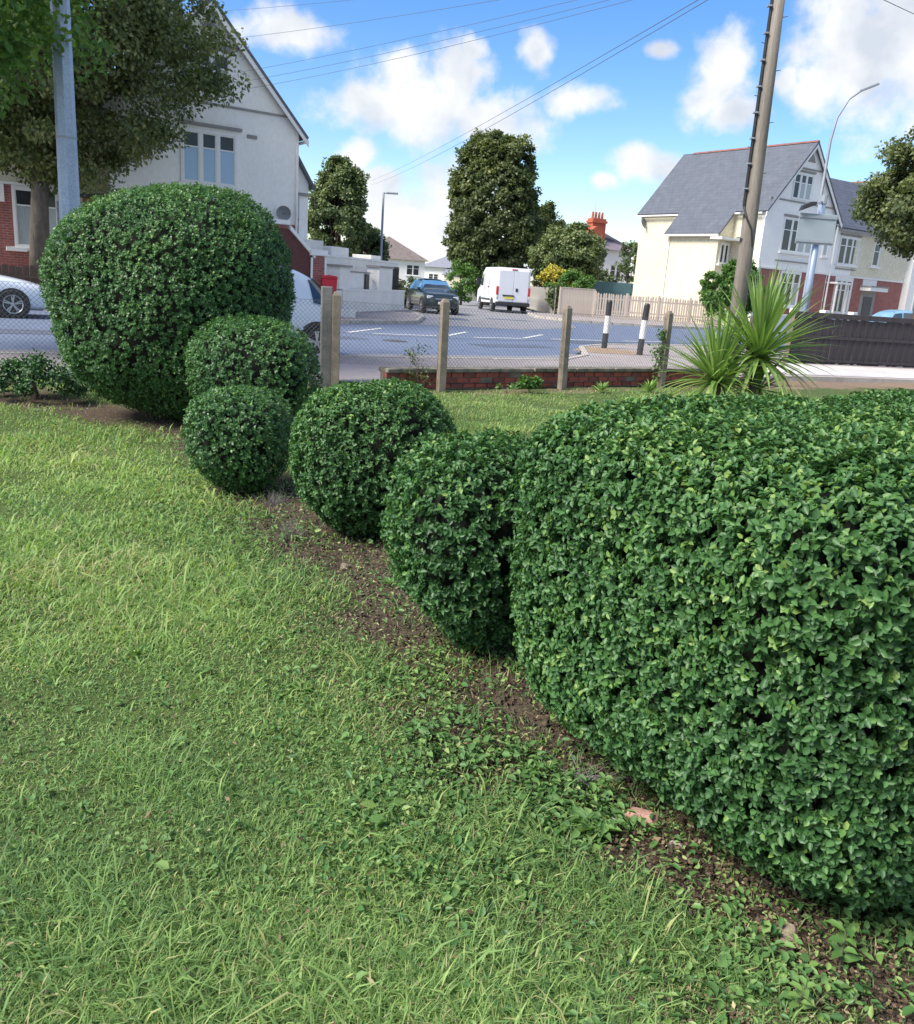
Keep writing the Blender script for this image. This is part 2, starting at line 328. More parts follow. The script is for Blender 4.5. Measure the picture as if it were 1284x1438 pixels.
gut.add([(x, y, .004) for x, y in gl] + [(2.9, 22.2, .004), (1.4, 20.3, .004), (-.3, 19.2, .004), (-2.9, 17.4, .004), (-8.0, 13.9, .004), (-41, -11, .004)], [tuple(range(11))])
gut.build('road_edge_strip', asphalt2, kind='structure')
sheet('pavement', FK + [(-30, 75), (-60, 40), (-60, 6.5)], .12, paving)
sheet('pavement', FKR + [(60, 110), (2.3, 110)], .12, paving)
def fwall(x):      # garden boundary line
    return np.interp(x, [-8, -4.3, -1.92, -.37, 1.57, 3.55, 5.5, 6.4, 8.5, 12], [10.1, 11.4, 12.19, 12.6, 13.95, 15.4, 16.9, 18.4, 19.35, 20.6])
bl = [(-20, 1.0), (-8, 10.1), (-4.3, 11.4), (-1.92, 12.19), (-.37, 12.6), (1.57, 13.95), (3.55, 15.4), (5.5, 16.9), (6.4, 18.4), (8.5, 19.35), (12, 20.6), (60, 44)]
sheet('pavement', NK + [(x, y + (.27 if -1.2 < x < 5.0 else .02)) for x, y in sorted(bl + [(-1.23, 12.36), (-1.16, 12.40), (4.99, 16.48)])[::-1]] + [(-40, -14.5)], .10, paving)
em = MB()
for (ax_, ay_), (bx_, by_) in zip(bl[:-1], bl[1:]):
    if bx_ <= -1.9 or ax_ >= 5.4:
        L_ = math.hypot(bx_ - ax_, by_ - ay_); a_ = math.atan2(by_ - ay_, bx_ - ax_)
        em.box(0, L_, -.05, .05, -.06, .108, Matrix.Translation((ax_, ay_, 0)) @ Matrix.Rotation(a_, 4, 'Z'))
em.build('pavement_edging', kerbm, kind='structure')
sheet('front_path', [(6.3, 18.9), (8.4, 19.6), (14, 21.7), (30, 28), (30, 31), (14, 24.2), (8.3, 22.6), (5.2, 20.6)], .106, pathm)
sheet('soil_patch', [(2.62, 22.0), (3.2, 21.5), (4.4, 21.9), (4.6, 23.1), (3.6, 23.7), (2.98, 23.2)], .106, tanm)
# kerb stones as pieces
def kerbs(line, z, parent, inward, step=.92):
    d = 0
    proto = MB().box(-.445, .445, -.07, .07, -.10, .055).build('kerb_stone', kerbm, parent, bevel=.012)
    first = True
    for (a, b) in zip(line[:-1], line[1:]):
        va = Vector((*a, 0)); vb = Vector((*b, 0)); Ls = (vb - va).length; u = (vb - va) / Ls; k = int(Ls / step)
        for i in range(k):
            p = va + u * ((i + .5) * Ls / k)
            if not (-16 < p.x < 16 and p.y > 9): continue
            o = proto if first else proto.copy()
            if not first: C.objects.link(o)
            first = False
            o.location = (p.x - u.y * inward, p.y + u.x * inward, z); o.rotation_euler = (0, 0, math.atan2(u.y, u.x) + random.uniform(-.004, .004))
            o.scale = (Ls / k / step, 1, 1)
kn_par = bpy.data.objects.new('kerb', None); C.objects.link(kn_par); kn_par['kind'] = 'structure'
kerbs(NK[1:10], .065, kn_par, -.05)
kf_par = bpy.data.objects.new('kerb', None); C.objects.link(kf_par); kf_par['kind'] = 'structure'
kerbs([(-12, 24.4), (-8, 26.4), (-3.9, 28.4), (-1.9, 31.2), (-1.9, 36), (-3.1, 42)], .075, kf_par, .05)
kerbs([(3.2, 49.5), (3.3, 45.6), (4.9, 43.0), (9.2, 43.9), (16, 47.4)], .075, kf_par, .05)
pt_ = mat('darker_asphalt_patch', (.085, .10, .14), (.07, .085, .12), 2, .85, .35, .004, fine=110)
for i_, (px_, py_, L1_, W1_, an_) in enumerate([(-4.0, 21.5, 3.2, .8, .6), (1.2, 23.4, 2.4, .9, .6), (-9.0, 17.6, 2.6, 1.1, .6), (4.2, 27.6, 3.0, .7, .65), (-.6, 37.5, 1.0, 2.2, .1), (1.8, 40.5, 2.2, .9, .3)]):
    c_, s_ = math.cos(an_), math.sin(an_)
    o = MB().add([(px_ + a * c_ - b * s_, py_ + a * s_ + b * c_, .0062) for a, b in ((-L1_ / 2, -W1_ / 2), (L1_ / 2, -W1_ / 2 + .08), (L1_ / 2 - .1, W1_ / 2), (-L1_ / 2, W1_ / 2))], [(0, 1, 2, 3)]).build('asphalt_patch', pt_, kind='structure')
o = MB().tube((-1.9, 22.2, .0), (-1.9, 22.2, .011), .32, n=20).build('manhole_cover', mat('cast_iron', (.07, .065, .06), (.04, .04, .04), 20, .7, .4, .004, fine=60)); tag_later = o
# painted dashes
pm = MB()
def dash(p, q, wd=.11):
    a = Vector((*p, .009)); b = Vector((*q, .009)); u = (b - a).normalized(); n = Vector((-u.y, u.x, 0)) * wd
    pm.add([a - n, b - n, b + n, a + n], [(0, 1, 2, 3)])
for p, q in [((-3.37, 24.17), (-2.75, 27.2)), ((-2.70, 24.42), (-.95, 25.35)), ((-.64, 25.82), (-.1, 28.4)), ((.12, 25.83), (1.63, 26.96)), ((1.7, 27.2), (2.5, 29.9)), ((2.6, 27.7), (4.4, 28.9)), ((5.2, 29.5), (7, 30.8)), ((-5.6, 22.2), (-4.0, 23.4)), ((-8.6, 20.0), (-7.0, 21.2))]:
    dash(p, q, .07 if abs(q[1] - p[1]) > 2 else .09)
pm.build('road_markings', linem, kind='structure')

tag(tag_later, 'round iron manhole cover set in the blue-grey road', 'manhole cover')
# ------------------------------------------------------------------ garden ground
ROW = [(-5.6, 9.7), (-4.2, 9.1), (-3.0, 8.3), (-1.9, 7.3), (-1.45, 5.85), (-.65, 4.95), (.02, 3.55), (.50, 2.62), (1.02, 1.85), (1.65, 1.40), (3, .7)]
wA = wob(3, 1.6); wB = wob(5, 5.5); wC = wob(8, .8); wD = wob(9, 16.)
def rowdist(X, Y):
    d = np.full(X.shape, 9.)
    for (ax, ay), (bx, by) in zip(ROW[:-1], ROW[1:]):
        ux, uy = bx - ax, by - ay; t = np.clip(((X - ax) * ux + (Y - ay) * uy) / (ux * ux + uy * uy), 0, 1)
        d = np.minimum(d, np.hypot(X - ax - t * ux, Y - ay - t * uy))
    return d
def soilmask(X, Y):
    P3 = np.stack([X, Y, X * 0], -1).reshape(-1, 3)
    nz = (wA(P3) * .09 + wB(P3) * .06 + wD(P3) * .04).reshape(X.shape)
    s = np.clip((.60 + .06 * (np.abs(Y - 4) < 1.6) - rowdist(X, Y) + nz * 1.6) / .34, 0, 1)
    s2 = np.clip((.35 - np.abs(Y - (fwall(X) - .25)) + nz * 2) / .3, 0, 1) * (X > -.6)
    s3 = np.clip((Y - (13.4 + .48 * X) + nz * 4) / .6, 0, 1) * (X > 4.2)
    return np.maximum(np.maximum(s, s2 * .8), s3)
def gz(X, Y):
    P3 = np.stack([X, Y, X * 0], -1).reshape(-1, 3)
    return (wA(P3) * .012 + wB(P3) * .006 + wC(P3) * .015).reshape(np.shape(X)) + .03
xs = np.concatenate([np.arange(-9, -3, .12), np.arange(-3, 3, .03), np.arange(3, 13, .12)])
ts = np.concatenate([np.linspace(0, .45, 190, endpoint=False), np.linspace(.45, 1, 90)])
X, T = np.meshgrid(xs, ts); Yb = fwall(X); Y = -1.0 + (Yb + 1.06) * T
Z = gz(X, Y); sm = soilmask(X, Y)
P3 = np.stack([X, Y, X * 0], -1).reshape(-1, 3)
Z = Z - sm * .015 + sm * (wob(21, 28.)(P3).reshape(X.shape) * .006 + wob(22, 60.)(P3).reshape(X.shape) * .004)
Vg = np.stack([X, Y, Z], -1).reshape(-1, 3); nr, nc = X.shape
ii = (np.arange(nr - 1)[:, None] * nc + np.arange(nc - 1)[None]).ravel()
Fg = np.stack([ii, ii + 1, ii + nc + 1, ii + nc], 1).ravel()
def soil_ground_mat():
    m, t, p = new_mat('garden_ground')
    a = t.nodes.new('ShaderNodeAttribute'); a.attribute_name = 'soil'
    o = t.nodes.new('ShaderNodeTexCoord'); v = o.outputs['Object']
    n1 = tex_noise(t, 45, 6, .7, v); n2 = tex_noise(t, 5, 5, .6, v); n3 = tex_noise(t, 160, 3, .7, v)
    so = ramp(t, n1.outputs[0], [(.3, (.045, .034, .026)), (.55, (.10, .074, .054)), (.75, (.21, .16, .115))])
    th = ramp(t, n1.outputs[0], [(.3, (.04, .062, .02)), (.55, (.085, .12, .036)), (.75, (.20, .21, .09))])
    th = mixc(t, ramp(t, n2.outputs[0], [(.45, (0, 0, 0)), (.7, (1, 1, 1))]), th, (.075, .11, .035))
    # the bed beyond the hedge dries to tan
    sp = t.nodes.new('ShaderNodeSeparateXYZ'); t.links.new(v, sp.inputs[0])
    far = t.nodes.new('ShaderNodeMapRange'); t.links.new(sp.outputs[1], far.inputs[0]); far.inputs[1].default_value = 11; far.inputs[2].default_value = 13
    so = mixc(t, far.outputs[0], so, ramp(t, n1.outputs[0], [(.3, (.16, .11, .075)), (.7, (.34, .25, .17))]))
    col = mixc(t, a.outputs['Fac'], th, so); t.links.new(col, p.inputs['Base Color'])
    p.inputs['Roughness'].default_value = .95; p.inputs['Specular IOR Level'].default_value = .2
    bump(t, p, n1.outputs[0], .8, .02)
    return m
go = fast_mesh('lawn_ground', Vg, Fg, 4, soil_ground_mat(), kind='structure', smooth=True)
at = go.data.attributes.new('soil', 'FLOAT', 'POINT'); at.data.foreach_set('value', sm.ravel().astype(np.float32))

# ------------------------------------------------------------------ hedges
def hedge(name, label, loc, a, rz, p, leaf, dens, taper, seed, bumpamp=.03, hi=True, stems=5, zc=None, lean=(0, 0), group='clipped privet bushes in the front garden', pz=None, tips=.5, yoff=0.0, keepback=.45):
    root = thing(name, label, 'hedge', (loc[0], loc[1], 0), rz, group)
    r = np.random.default_rng(seed); zc = a[2] if zc is None else zc
    a = np.array(a); pz = pz or p
    area = 4 * math.pi * ((a[0] * a[1]) ** 1.6 / 3 + (a[0] * a[2]) ** 1.6 / 3 + (a[1] * a[2]) ** 1.6 / 3) ** (1 / 1.6) * (1.0 + .12 * (p - 2))
    nsh = int(area * dens); D = []; Nl = []; tot = 0
    while tot < nsh:
        d = unit(r.normal(size=(60000, 3)))
        q = np.abs(d / a); rr = ((q[:, 0] ** p + q[:, 1] ** p) ** (pz / p) + q[:, 2] ** pz) ** (-1 / pz)
        x = d * rr[:, None]; e = np.abs(x / a); g = np.stack([(e[:, 0] ** (p - 1)), e[:, 1] ** (p - 1), e[:, 2] ** (pz - 1)], 1) * np.sign(d) / a; g = unit(g)
        wgt = rr ** 2 / np.maximum((g * d).sum(1), .05); keep = r.random(len(d)) < wgt / np.quantile(wgt, .995)
        x, g = x[keep], g[keep]
        D.append(x); Nl.append(g); tot += len(x)
    X0 = np.concatenate(D)[:nsh]; G0 = np.concatenate(Nl)[:nsh]
    w1 = wob(seed, 3.2); w2 = wob(seed + 1, 9.); w3 = wob(seed + 2, 26.)
    def deform(X, G, inset=0):
        b = w1(X) * bumpamp + w2(X) * bumpamp * .5 + w3(X) * bumpamp * .3
        Y_ = X + G * (b - inset)[:, None]
        h = (Y_[:, 2] + zc) / (zc + a[2]); tp = interp(h, taper)
        Y_[:, 0] *= tp; Y_[:, 1] *= tp
        Y_[:, 0] += lean[0] * (h - .5); Y_[:, 1] += lean[1] * (h - .5)
        Y_[:, 2] += zc
        return Y_
    # fewer shoots on the side nobody clips or sees
    cr_, sr_ = math.cos(rz), math.sin(rz)
    wn_ = np.stack([G0[:, 0] * cr_ - G0[:, 1] * sr_, G0[:, 0] * sr_ + G0[:, 1] * cr_, G0[:, 2]], 1)
    tocam = np.array([-loc[0], -loc[1], CAMH - zc]); tocam = tocam / np.linalg.norm(tocam)
    k = ((wn_ @ tocam) > -.25) | (r.random(len(X0)) < keepback); X0, G0 = X0[k], G0[k]
    depth = r.random(len(X0)) ** 1.5 * leaf * 3.0
    B = deform(X0, G0, depth)
    k = B[:, 2] > .05; B, G1, dp = B[k], G0[k], depth[k]
    shoot = unit(G1 + r.normal(size=B.shape) * .38 + np.array([0, 0, .25]))
    m_ = 4                                            # leaf pairs per shoot
    P_, A_, N_, L_, V_ = [], [], [], [], []
    side = unit(np.cross(shoot, r.normal(size=B.shape))); side2 = np.cross(shoot, side)
    new = r.random(len(B)) < .10 * tips * 2
    patch = (w1(B * 1.7) * .5 + .5)
    for i in range(m_):
        s_ = side if i % 2 == 0 else side2
        pos = B + shoot * (i * leaf * .36 - leaf * .5)[..., None] if np.ndim(i) else B + shoot * (i * leaf * .36 - leaf * .5)
        for sg in (1, -1):
            P_.append(pos + r.normal(size=B.shape) * leaf * .08)
            A_.append(unit(s_ * sg + shoot * r.uniform(.1, .8, (len(B), 1)) + r.normal(size=B.shape) * .25))
            N_.append(unit(shoot * .6 + G1 * .9 + np.array([0, 0, .35]) + r.normal(size=B.shape) * .42))
            L_.append(leaf * r.uniform(.6, 1.12, len(B)) * (1 - .1 * (i == m_ - 1)))
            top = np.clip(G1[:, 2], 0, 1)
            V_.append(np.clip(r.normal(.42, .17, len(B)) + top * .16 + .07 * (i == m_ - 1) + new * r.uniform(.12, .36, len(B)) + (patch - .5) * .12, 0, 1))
    P_, A_, N_, L_, V_ = map(np.concatenate, (P_, A_, N_, L_, V_))
    k = P_[:, 2] > .03; P_, A_, N_, L_, V_ = P_[k], A_[k], N_[k], L_[k], V_[k]
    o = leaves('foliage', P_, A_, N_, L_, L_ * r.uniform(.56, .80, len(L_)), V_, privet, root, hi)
    # solid core for the twig mass, shade between leaves put into its near-black colour
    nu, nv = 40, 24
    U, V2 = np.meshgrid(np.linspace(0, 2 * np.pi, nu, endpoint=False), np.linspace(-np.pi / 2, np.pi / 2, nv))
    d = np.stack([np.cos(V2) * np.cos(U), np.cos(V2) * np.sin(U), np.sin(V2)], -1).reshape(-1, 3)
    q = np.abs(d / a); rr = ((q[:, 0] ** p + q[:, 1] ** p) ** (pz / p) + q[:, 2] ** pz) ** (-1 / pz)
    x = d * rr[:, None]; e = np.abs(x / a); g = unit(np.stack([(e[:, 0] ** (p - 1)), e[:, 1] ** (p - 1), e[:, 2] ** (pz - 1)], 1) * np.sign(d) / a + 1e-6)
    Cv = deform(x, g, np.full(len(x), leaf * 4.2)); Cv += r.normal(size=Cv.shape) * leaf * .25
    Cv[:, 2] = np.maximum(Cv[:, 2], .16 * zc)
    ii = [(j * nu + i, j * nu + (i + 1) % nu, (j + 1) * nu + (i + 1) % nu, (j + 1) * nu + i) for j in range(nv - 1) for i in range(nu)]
    MB().add(Cv, ii).build('inner_twig_shade', twig_shade, root, smooth=True)
    # stems
    tp0 = interp(0.1, taper)
    for i in range(stems):
        an = r.uniform(0, 6.28); q0 = Vector((math.cos(an) * a[0] * .25 * tp0 * r.uniform(.2, 1), math.sin(an) * a[1] * .25 * tp0 * r.uniform(.2, 1), -.02))
        q0.x -= lean[0] * .5; q0.y -= lean[1] * .5
        q1 = q0 * 1.5; q1.z = zc * .35; q2 = q0 * 2.6; q2.z = zc * .8
        MB().path([q0, q1 + Vector(r.normal(size=3) * .02), q2], [.016 + .01 * r.random(), .012, .005], 6).build('stem', bark, root, smooth=True)
    # loose bare twigs at the skirt
    tb = MB()
    for i in range(int(26 * a[0] / .5)):
        an = r.uniform(0, 6.28); rad = tp0 * r.uniform(.3, .95)
        p0 = Vector((math.cos(an) * a[0] * .2, math.sin(an) * a[1] * .2, .01)); p1 = Vector((math.cos(an) * a[0] * rad, math.sin(an) * a[1] * rad, r.uniform(.12, .55) * zc))
        p0.x -= lean[0] * .5; p1.x -= lean[0] * .4; p0.y -= lean[1] * .5; p1.y -= lean[1] * .4
        tb.tube(p0, (p0 + p1) / 2 + Vector(r.normal(size=3) * .03), .004, .003, 4, False); tb.tube((p0 + p1) / 2, p1, .003, .0015, 4, False)
    tb.build('loose_twigs', mat('tan_twig', (.19, .13, .085), (.11, .075, .05), 9, .9), root, kind='stuff')
    return root
round_t = [(0, .42), (.12, .66), (.3, .92), (.5, 1.0), (1, 1.0)]
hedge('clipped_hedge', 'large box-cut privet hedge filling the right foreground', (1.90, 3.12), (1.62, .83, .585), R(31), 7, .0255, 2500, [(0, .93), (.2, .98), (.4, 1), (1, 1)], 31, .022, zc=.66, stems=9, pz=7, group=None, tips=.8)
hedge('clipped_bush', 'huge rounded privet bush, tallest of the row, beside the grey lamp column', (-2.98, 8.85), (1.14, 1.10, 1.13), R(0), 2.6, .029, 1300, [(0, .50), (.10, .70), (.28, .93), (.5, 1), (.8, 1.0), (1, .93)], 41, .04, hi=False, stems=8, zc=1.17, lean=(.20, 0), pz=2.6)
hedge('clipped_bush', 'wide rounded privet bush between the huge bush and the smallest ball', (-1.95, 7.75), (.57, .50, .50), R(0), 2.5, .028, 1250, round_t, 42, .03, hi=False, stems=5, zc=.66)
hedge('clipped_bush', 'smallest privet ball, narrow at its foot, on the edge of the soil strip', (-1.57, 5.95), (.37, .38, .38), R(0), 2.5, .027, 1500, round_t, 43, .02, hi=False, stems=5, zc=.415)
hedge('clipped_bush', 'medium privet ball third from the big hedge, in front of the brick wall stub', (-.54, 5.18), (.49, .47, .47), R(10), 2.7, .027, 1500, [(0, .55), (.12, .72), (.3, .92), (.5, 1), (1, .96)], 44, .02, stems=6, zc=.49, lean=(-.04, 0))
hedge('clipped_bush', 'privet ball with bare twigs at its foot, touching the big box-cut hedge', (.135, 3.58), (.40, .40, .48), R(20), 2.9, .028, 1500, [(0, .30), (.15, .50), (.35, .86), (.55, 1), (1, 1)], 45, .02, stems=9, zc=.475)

# ------------------------------------------------------------------ grass and small ground cover
inhedge = [(-3.1, 8.7, .75), (-1.9, 7.7, .35), (-1.6, 5.95, .2), (-.56, 5.2, .28), (.09, 3.86, .22)]
def ground_pts(n, dmin, dmax, power, lo=-46, hi=40):
    """points in the camera's wide field, thinning with distance"""
    u = rng.random(n); d = dmin * (dmax / dmin) ** (u ** power)
    a = np.radians(rng.uniform(lo, hi, n)); x = d * np.sin(a); y = d * np.cos(a)
    ok = (y < fwall(x) - .12) & (x < 12) & (x > -8.9)
    return x[ok], y[ok]
def blades(name, x, y, hgt, wid, lean, v, m):
    n = len(x); z = gz(x, y) - .004; an = rng.uniform(0, 2 * np.pi, n)
    dr = np.stack([np.cos(an), np.sin(an), np.zeros(n)], 1); sd_ = np.stack([-np.sin(an + rng.normal(0, .6, n)), np.cos(an), np.zeros(n)], 1)
    b = np.stack([x, y, z], 1); ln = lean[:, None]; H_ = hgt[:, None]; W_ = wid[:, None]
    up = np.array([0, 0, 1.])
    mid = b + dr * H_ * ln * .42 + up * H_ * .5 * np.sqrt(np.clip(1 - ln ** 2 * .5, .1, 1)); tip = b + dr * H_ * ln + up * H_ * np.sqrt(np.clip(1 - ln ** 2, .02, 1)) * .86
    V = np.stack([b - sd_ * W_ * .4, b + sd_ * W_ * .4, mid - sd_ * W_ * .5, mid + sd_ * W_ * .5, tip], 1).reshape(-1, 3)
    k = (np.arange(n) * 5)[:, None]
    F = np.concatenate([k + np.array([0, 1, 3]), k + np.array([0, 3, 2]), k + np.array([2, 3, 4])], 1).ravel()
    return fast_mesh(name, V, F, 3, m, None, np.repeat(v, 3))
p1 = wob(51, 1.1); p2 = wob(52, 3.4); p3 = wob(53, 9.)
def grass_set(n, dmin, dmax, power, h0, w0):
    x, y = ground_pts(n, dmin, dmax, power)
    s = soilmask(x, y); bl_ = np.ones(len(x), bool)
    for hx, hy, hr in inhedge: bl_ &= np.hypot(x - hx, y - hy) > hr
    c31, s31 = math.cos(R(31)), math.sin(R(31)); lx = (x - 1.93) * c31 + (y - 3.2) * s31; ly = -(x - 1.93) * s31 + (y - 3.2) * c31
    bl_ &= ~((np.abs(lx) < 1.35) & (np.abs(ly) < .6))
    P = np.stack([x, y, x * 0], 1); thin = .93 + .12 * p2(P) + .08 * p3(P)
    k = bl_ & (rng.random(len(x)) > np.where(y > 11.5, s * 1.0, s * .92)) & (rng.random(len(x)) < thin); x, y = x[k], y[k]; P = P[k]; n = len(x); d = np.hypot(x, y)
    tuft = np.clip(p3(P) * .35 + p2(P) * .3 + .9, .45, 1.9)
    h = h0 * rng.lognormal(0, .35, n) * tuft; wd = w0 * rng.uniform(.6, 1.35, n)
    sc = np.clip(d / 2.6, .9, 2.4); wd = wd * sc; h = h * np.clip(sc, 1, 1.15)
    ln = np.clip(rng.normal(.80, .20, n), .1, .985)
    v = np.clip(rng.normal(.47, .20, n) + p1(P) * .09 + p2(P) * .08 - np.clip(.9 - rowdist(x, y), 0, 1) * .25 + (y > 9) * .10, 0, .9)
    dry = rng.random(n) < .085 * (1 + .6 * p2(P)); v = np.where(dry, rng.uniform(.9, 1, n), v)
    return x, y, h, wd, ln, v
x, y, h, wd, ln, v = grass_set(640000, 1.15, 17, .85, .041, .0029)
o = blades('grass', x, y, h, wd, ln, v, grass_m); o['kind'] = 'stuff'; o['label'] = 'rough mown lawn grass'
# coarse flopped blades
x, y, h, wd, ln, v = grass_set(15000, 1.2, 8, .9, .080, .0050)
o = blades('long_grass', x, y, h, wd, np.clip(ln + .1, 0, .985), np.clip(v - .05, 0, 1), grass_m); o['kind'] = 'stuff'
def scatter_leaves(name, n, dist, lsize, m, vmean, vs, flat=.5, cond=None, hgt=.02, ratio=.6, hi=True):
    x, y = ground_pts(n, dist[0], dist[1], dist[2]); k = cond(x, y); x, y = x[k], y[k]; n = len(x)
    an = rng.uniform(0, 6.28, n); A = np.stack([np.cos(an), np.sin(an), rng.normal(.1, .3, n)], 1); Nn = np.stack([rng.normal(0, flat, n), rng.normal(0, flat, n), np.ones(n)], 1)
    Ls = lsize * rng.lognormal(0, .3, n)
    P = np.stack([x, y, gz(x, y) + rng.random(n) * hgt + .002], 1)
    return leaves(name, P, A, Nn, Ls, Ls * ratio * rng.uniform(.8, 1.2, n), np.clip(rng.normal(vmean, vs, n), 0, 1), m, None, hi)
rs = np.random.default_rng(5)
def near_strip(lo, hi_, pr):
    def f(x, y):
        d = rowdist(x, y) + wB(np.stack([x, y, x * 0], 1)) * .05
        return (d > lo) & (d < hi_) & (rng.random(len(x)) < pr)
    return f
scatter_leaves('creeping_weeds', 60000, (1.2, 3.2, .9), .024, weed_m, .4, .2, .5, lambda x, y: near_strip(.12, .75, .5)(x, y) & (p2(np.stack([x * 1.4, y * 1.4, x * 0 + 2], 1)) > .1), .05, .6)
scatter_leaves('creeping_weeds', 150000, (1.2, 9, .9), .021, weed_m, .45, .2, .5, lambda x, y: near_strip(.10, .85, .42)(x, y) & (p2(np.stack([x, y, x * 0], 1)) > -.1 + .5 * (y > 2.6)), .035, .62)
scatter_leaves('creeping_weeds', 110000, (1.2, 8, .9), .017, weed_m, .5, .2, .5, lambda x, y: (rowdist(x, y) > .5) & (rng.random(len(x)) < .02 + .10 * (p2(np.stack([x * .8, y * .8, x * 0 + 4], 1)) > .7)), .03, .7)
scatter_leaves('fallen_leaves', 260000, (1.2, 10, .9), .0125, litter_m, .40, .28, .6, near_strip(0, .66, .55), .012, .55, False)
scatter_leaves('fallen_clippings', 40000, (1.2, 9, .9), .022, privet, .7, .2, .5, near_strip(0, 1.0, .35), .03, .55)
scatter_leaves('fallen_clippings', 60000, (1.2, 9, .9), .018, weed_m, .85, .15, .6, near_strip(0, .9, .35), .025, .45)
scatter_leaves('fallen_leaves', 16000, (1.2, 9, .9), .015, litter_m, .6, .2, .6, lambda x, y: (rowdist(x, y) > .6) & (rng.random(len(x)) < .35), .03, .35, False)
# soil crumbs
def crumbs():
    x, y = ground_pts(160000, 1.2, 8, .9); k = (rowdist(x, y) < .55) & (rng.random(len(x)) < .5); x, y = x[k], y[k]; n = len(x)
    r_ = .0035 * rng.lognormal(0, .5, n); b = np.stack([x, y, gz(x, y) - .012 + r_ * .4], 1)
    T = np.array([[1, 1, 1], [-1, -1, 1], [-1, 1, -1], [1, -1, -1]]) * .9
    V = (b[:, None] + T[None] * r_[:, None, None] * rng.uniform(.6, 1.4, (n, 4, 3))).reshape(-1, 3); k4 = (np.arange(n) * 4)[:, None]
    F = np.concatenate([k4 + np.array(f) for f in ([0, 1, 2], [0, 3, 1], [0, 2, 3], [1, 3, 2])], 1).ravel()
    fast_mesh('soil_crumbs', V, F, 3, mat('soil_crumb', (.11, .08, .06), (.05, .038, .03), 30, .95), None, None)
crumbs()
def rosette(name, label, cat, loc, n, lf, wd, m, up=.25, seed=0, group=None, vm=.5, hi=True, flower=0):
    r = np.random.default_rng(seed + 900); an = np.arange(n) * 2.4 + r.normal(0, .2, n); el_ = r.uniform(.1, 1, n) * up
    A = np.stack([np.cos(an), np.sin(an), el_ * 2], 1); P = np.stack([np.cos(an) * .01, np.sin(an) * .01, np.full(n, .01)], 1)
    Nn = np.stack([-np.cos(an) * .4, -np.sin(an) * .4, np.ones(n)], 1)
    ls = lf * r.uniform(.6, 1.1, n)
    root = thing(name, label, cat, (loc[0], loc[1], float(gz(np.array([loc[0]]), np.array([loc[1]]))[0])), 0, group)
    leaves('foliage', P, A, Nn, ls, ls * wd, np.clip(r.normal(vm, .15, n), 0, 1), m, root, hi)
    for i in range(flower):
        fm = MB(); c = Vector((r.normal() * .03, r.normal() * .03, .09)); fm.tube((c.x * .5, c.y * .5, 0), c, .0015, .001, 4)
        fm.build('flower_stalk', weed_m, root); f2 = MB()
        for j in range(12):
            a_ = j * math.pi / 6; f2.add([c, c + Vector((math.cos(a_ - .15) * .014, math.sin(a_ - .15) * .014, .004)), c + Vector((math.cos(a_ + .15) * .014, math.sin(a_ + .15) * .014, .004))], [(0, 1, 2)])
        f2.build('flower_head', yellow_l, root)
    return root
dg = 'broadleaf weeds in the lawn'
# (px picture positions were measured once and turned into ground metres)
for i, (lx, ly, lf, lab) in enumerate([(-.33, 2.16, .035, 'pale broadleaf weed alone in the middle of the near lawn'), (.08, 2.35, .04, 'broadleaf weed low in the lawn near the soil strip'), (-.32, 4.2, .05, 'pale weed in the lawn in front of the third bush'), (-1.55, 4.05, .05, 'yellow flowering weed in the left lawn'), (-.55, 3.0, .045, 'bright green tuft of weed in the middle of the lawn'), (-1.25, 3.2, .05, 'spreading bright weed at the left of the lawn'), (.48, 2.25, .09, 'dark leafy weed beside the soil strip, left of the pink rubble')]):
    rosette('lawn_weed', lab, 'weed', (lx, ly), 16, lf, .42, weed_m if i not in (3, 4, 5) else bright_l, .35, i, dg, .6, flower=1 if i == 3 else 0)
def seedling(loc, h, n, lf, label, seed, m=privet, vm=.75):
    r = np.random.default_rng(seed); root = thing('privet_seedling', label, 'seedling', (loc[0], loc[1], float(gz(np.array([loc[0]]), np.array([loc[1]]))[0])), 0, None)
    t_ = np.linspace(.2, 1, n); an = np.arange(n) * 1.9; lean = r.normal(0, .3, 2)
    P = np.stack([t_ * h * lean[0], t_ * h * lean[1], t_ * h], 1); A = np.stack([np.cos(an), np.sin(an), np.full(n, .25)], 1); Nn = np.tile([0, 0, 1.], (n, 1)) + r.normal(0, .2, (n, 3))
    leaves('foliage', P, A, Nn, lf * r.uniform(.7, 1.1, n), lf * .5, np.clip(r.normal(vm, .1, n), 0, 1), m, root)
    MB().tube((0, 0, 0), (h * lean[0], h * lean[1], h), .003, .0015, 5).build('stem', bark, root)
seedling((1.02, 1.76), .10, 10, .05, 'young shoot with two big pale leaves under the near corner of the hedge', 1, vm=.85)
seedling((.86, 1.62), .09, 12, .04, 'small bright seedling on bare soil below the hedge corner', 2, weed_m, .7)
seedling((.93, 1.50), .10, 14, .055, 'lance-leaved sprig near the bottom right of the lawn edge', 3, bright_l, .6)
seedling((1.06, 1.48), .08, 12, .055, 'lance-leaved sprig at the bottom right corner on dark soil', 4, bright_l, .7)
seedling((.55, 2.45), .09, 14, .035, 'leafy sprout left of the pink rubble by the hedge foot', 5, weed_m, .5)
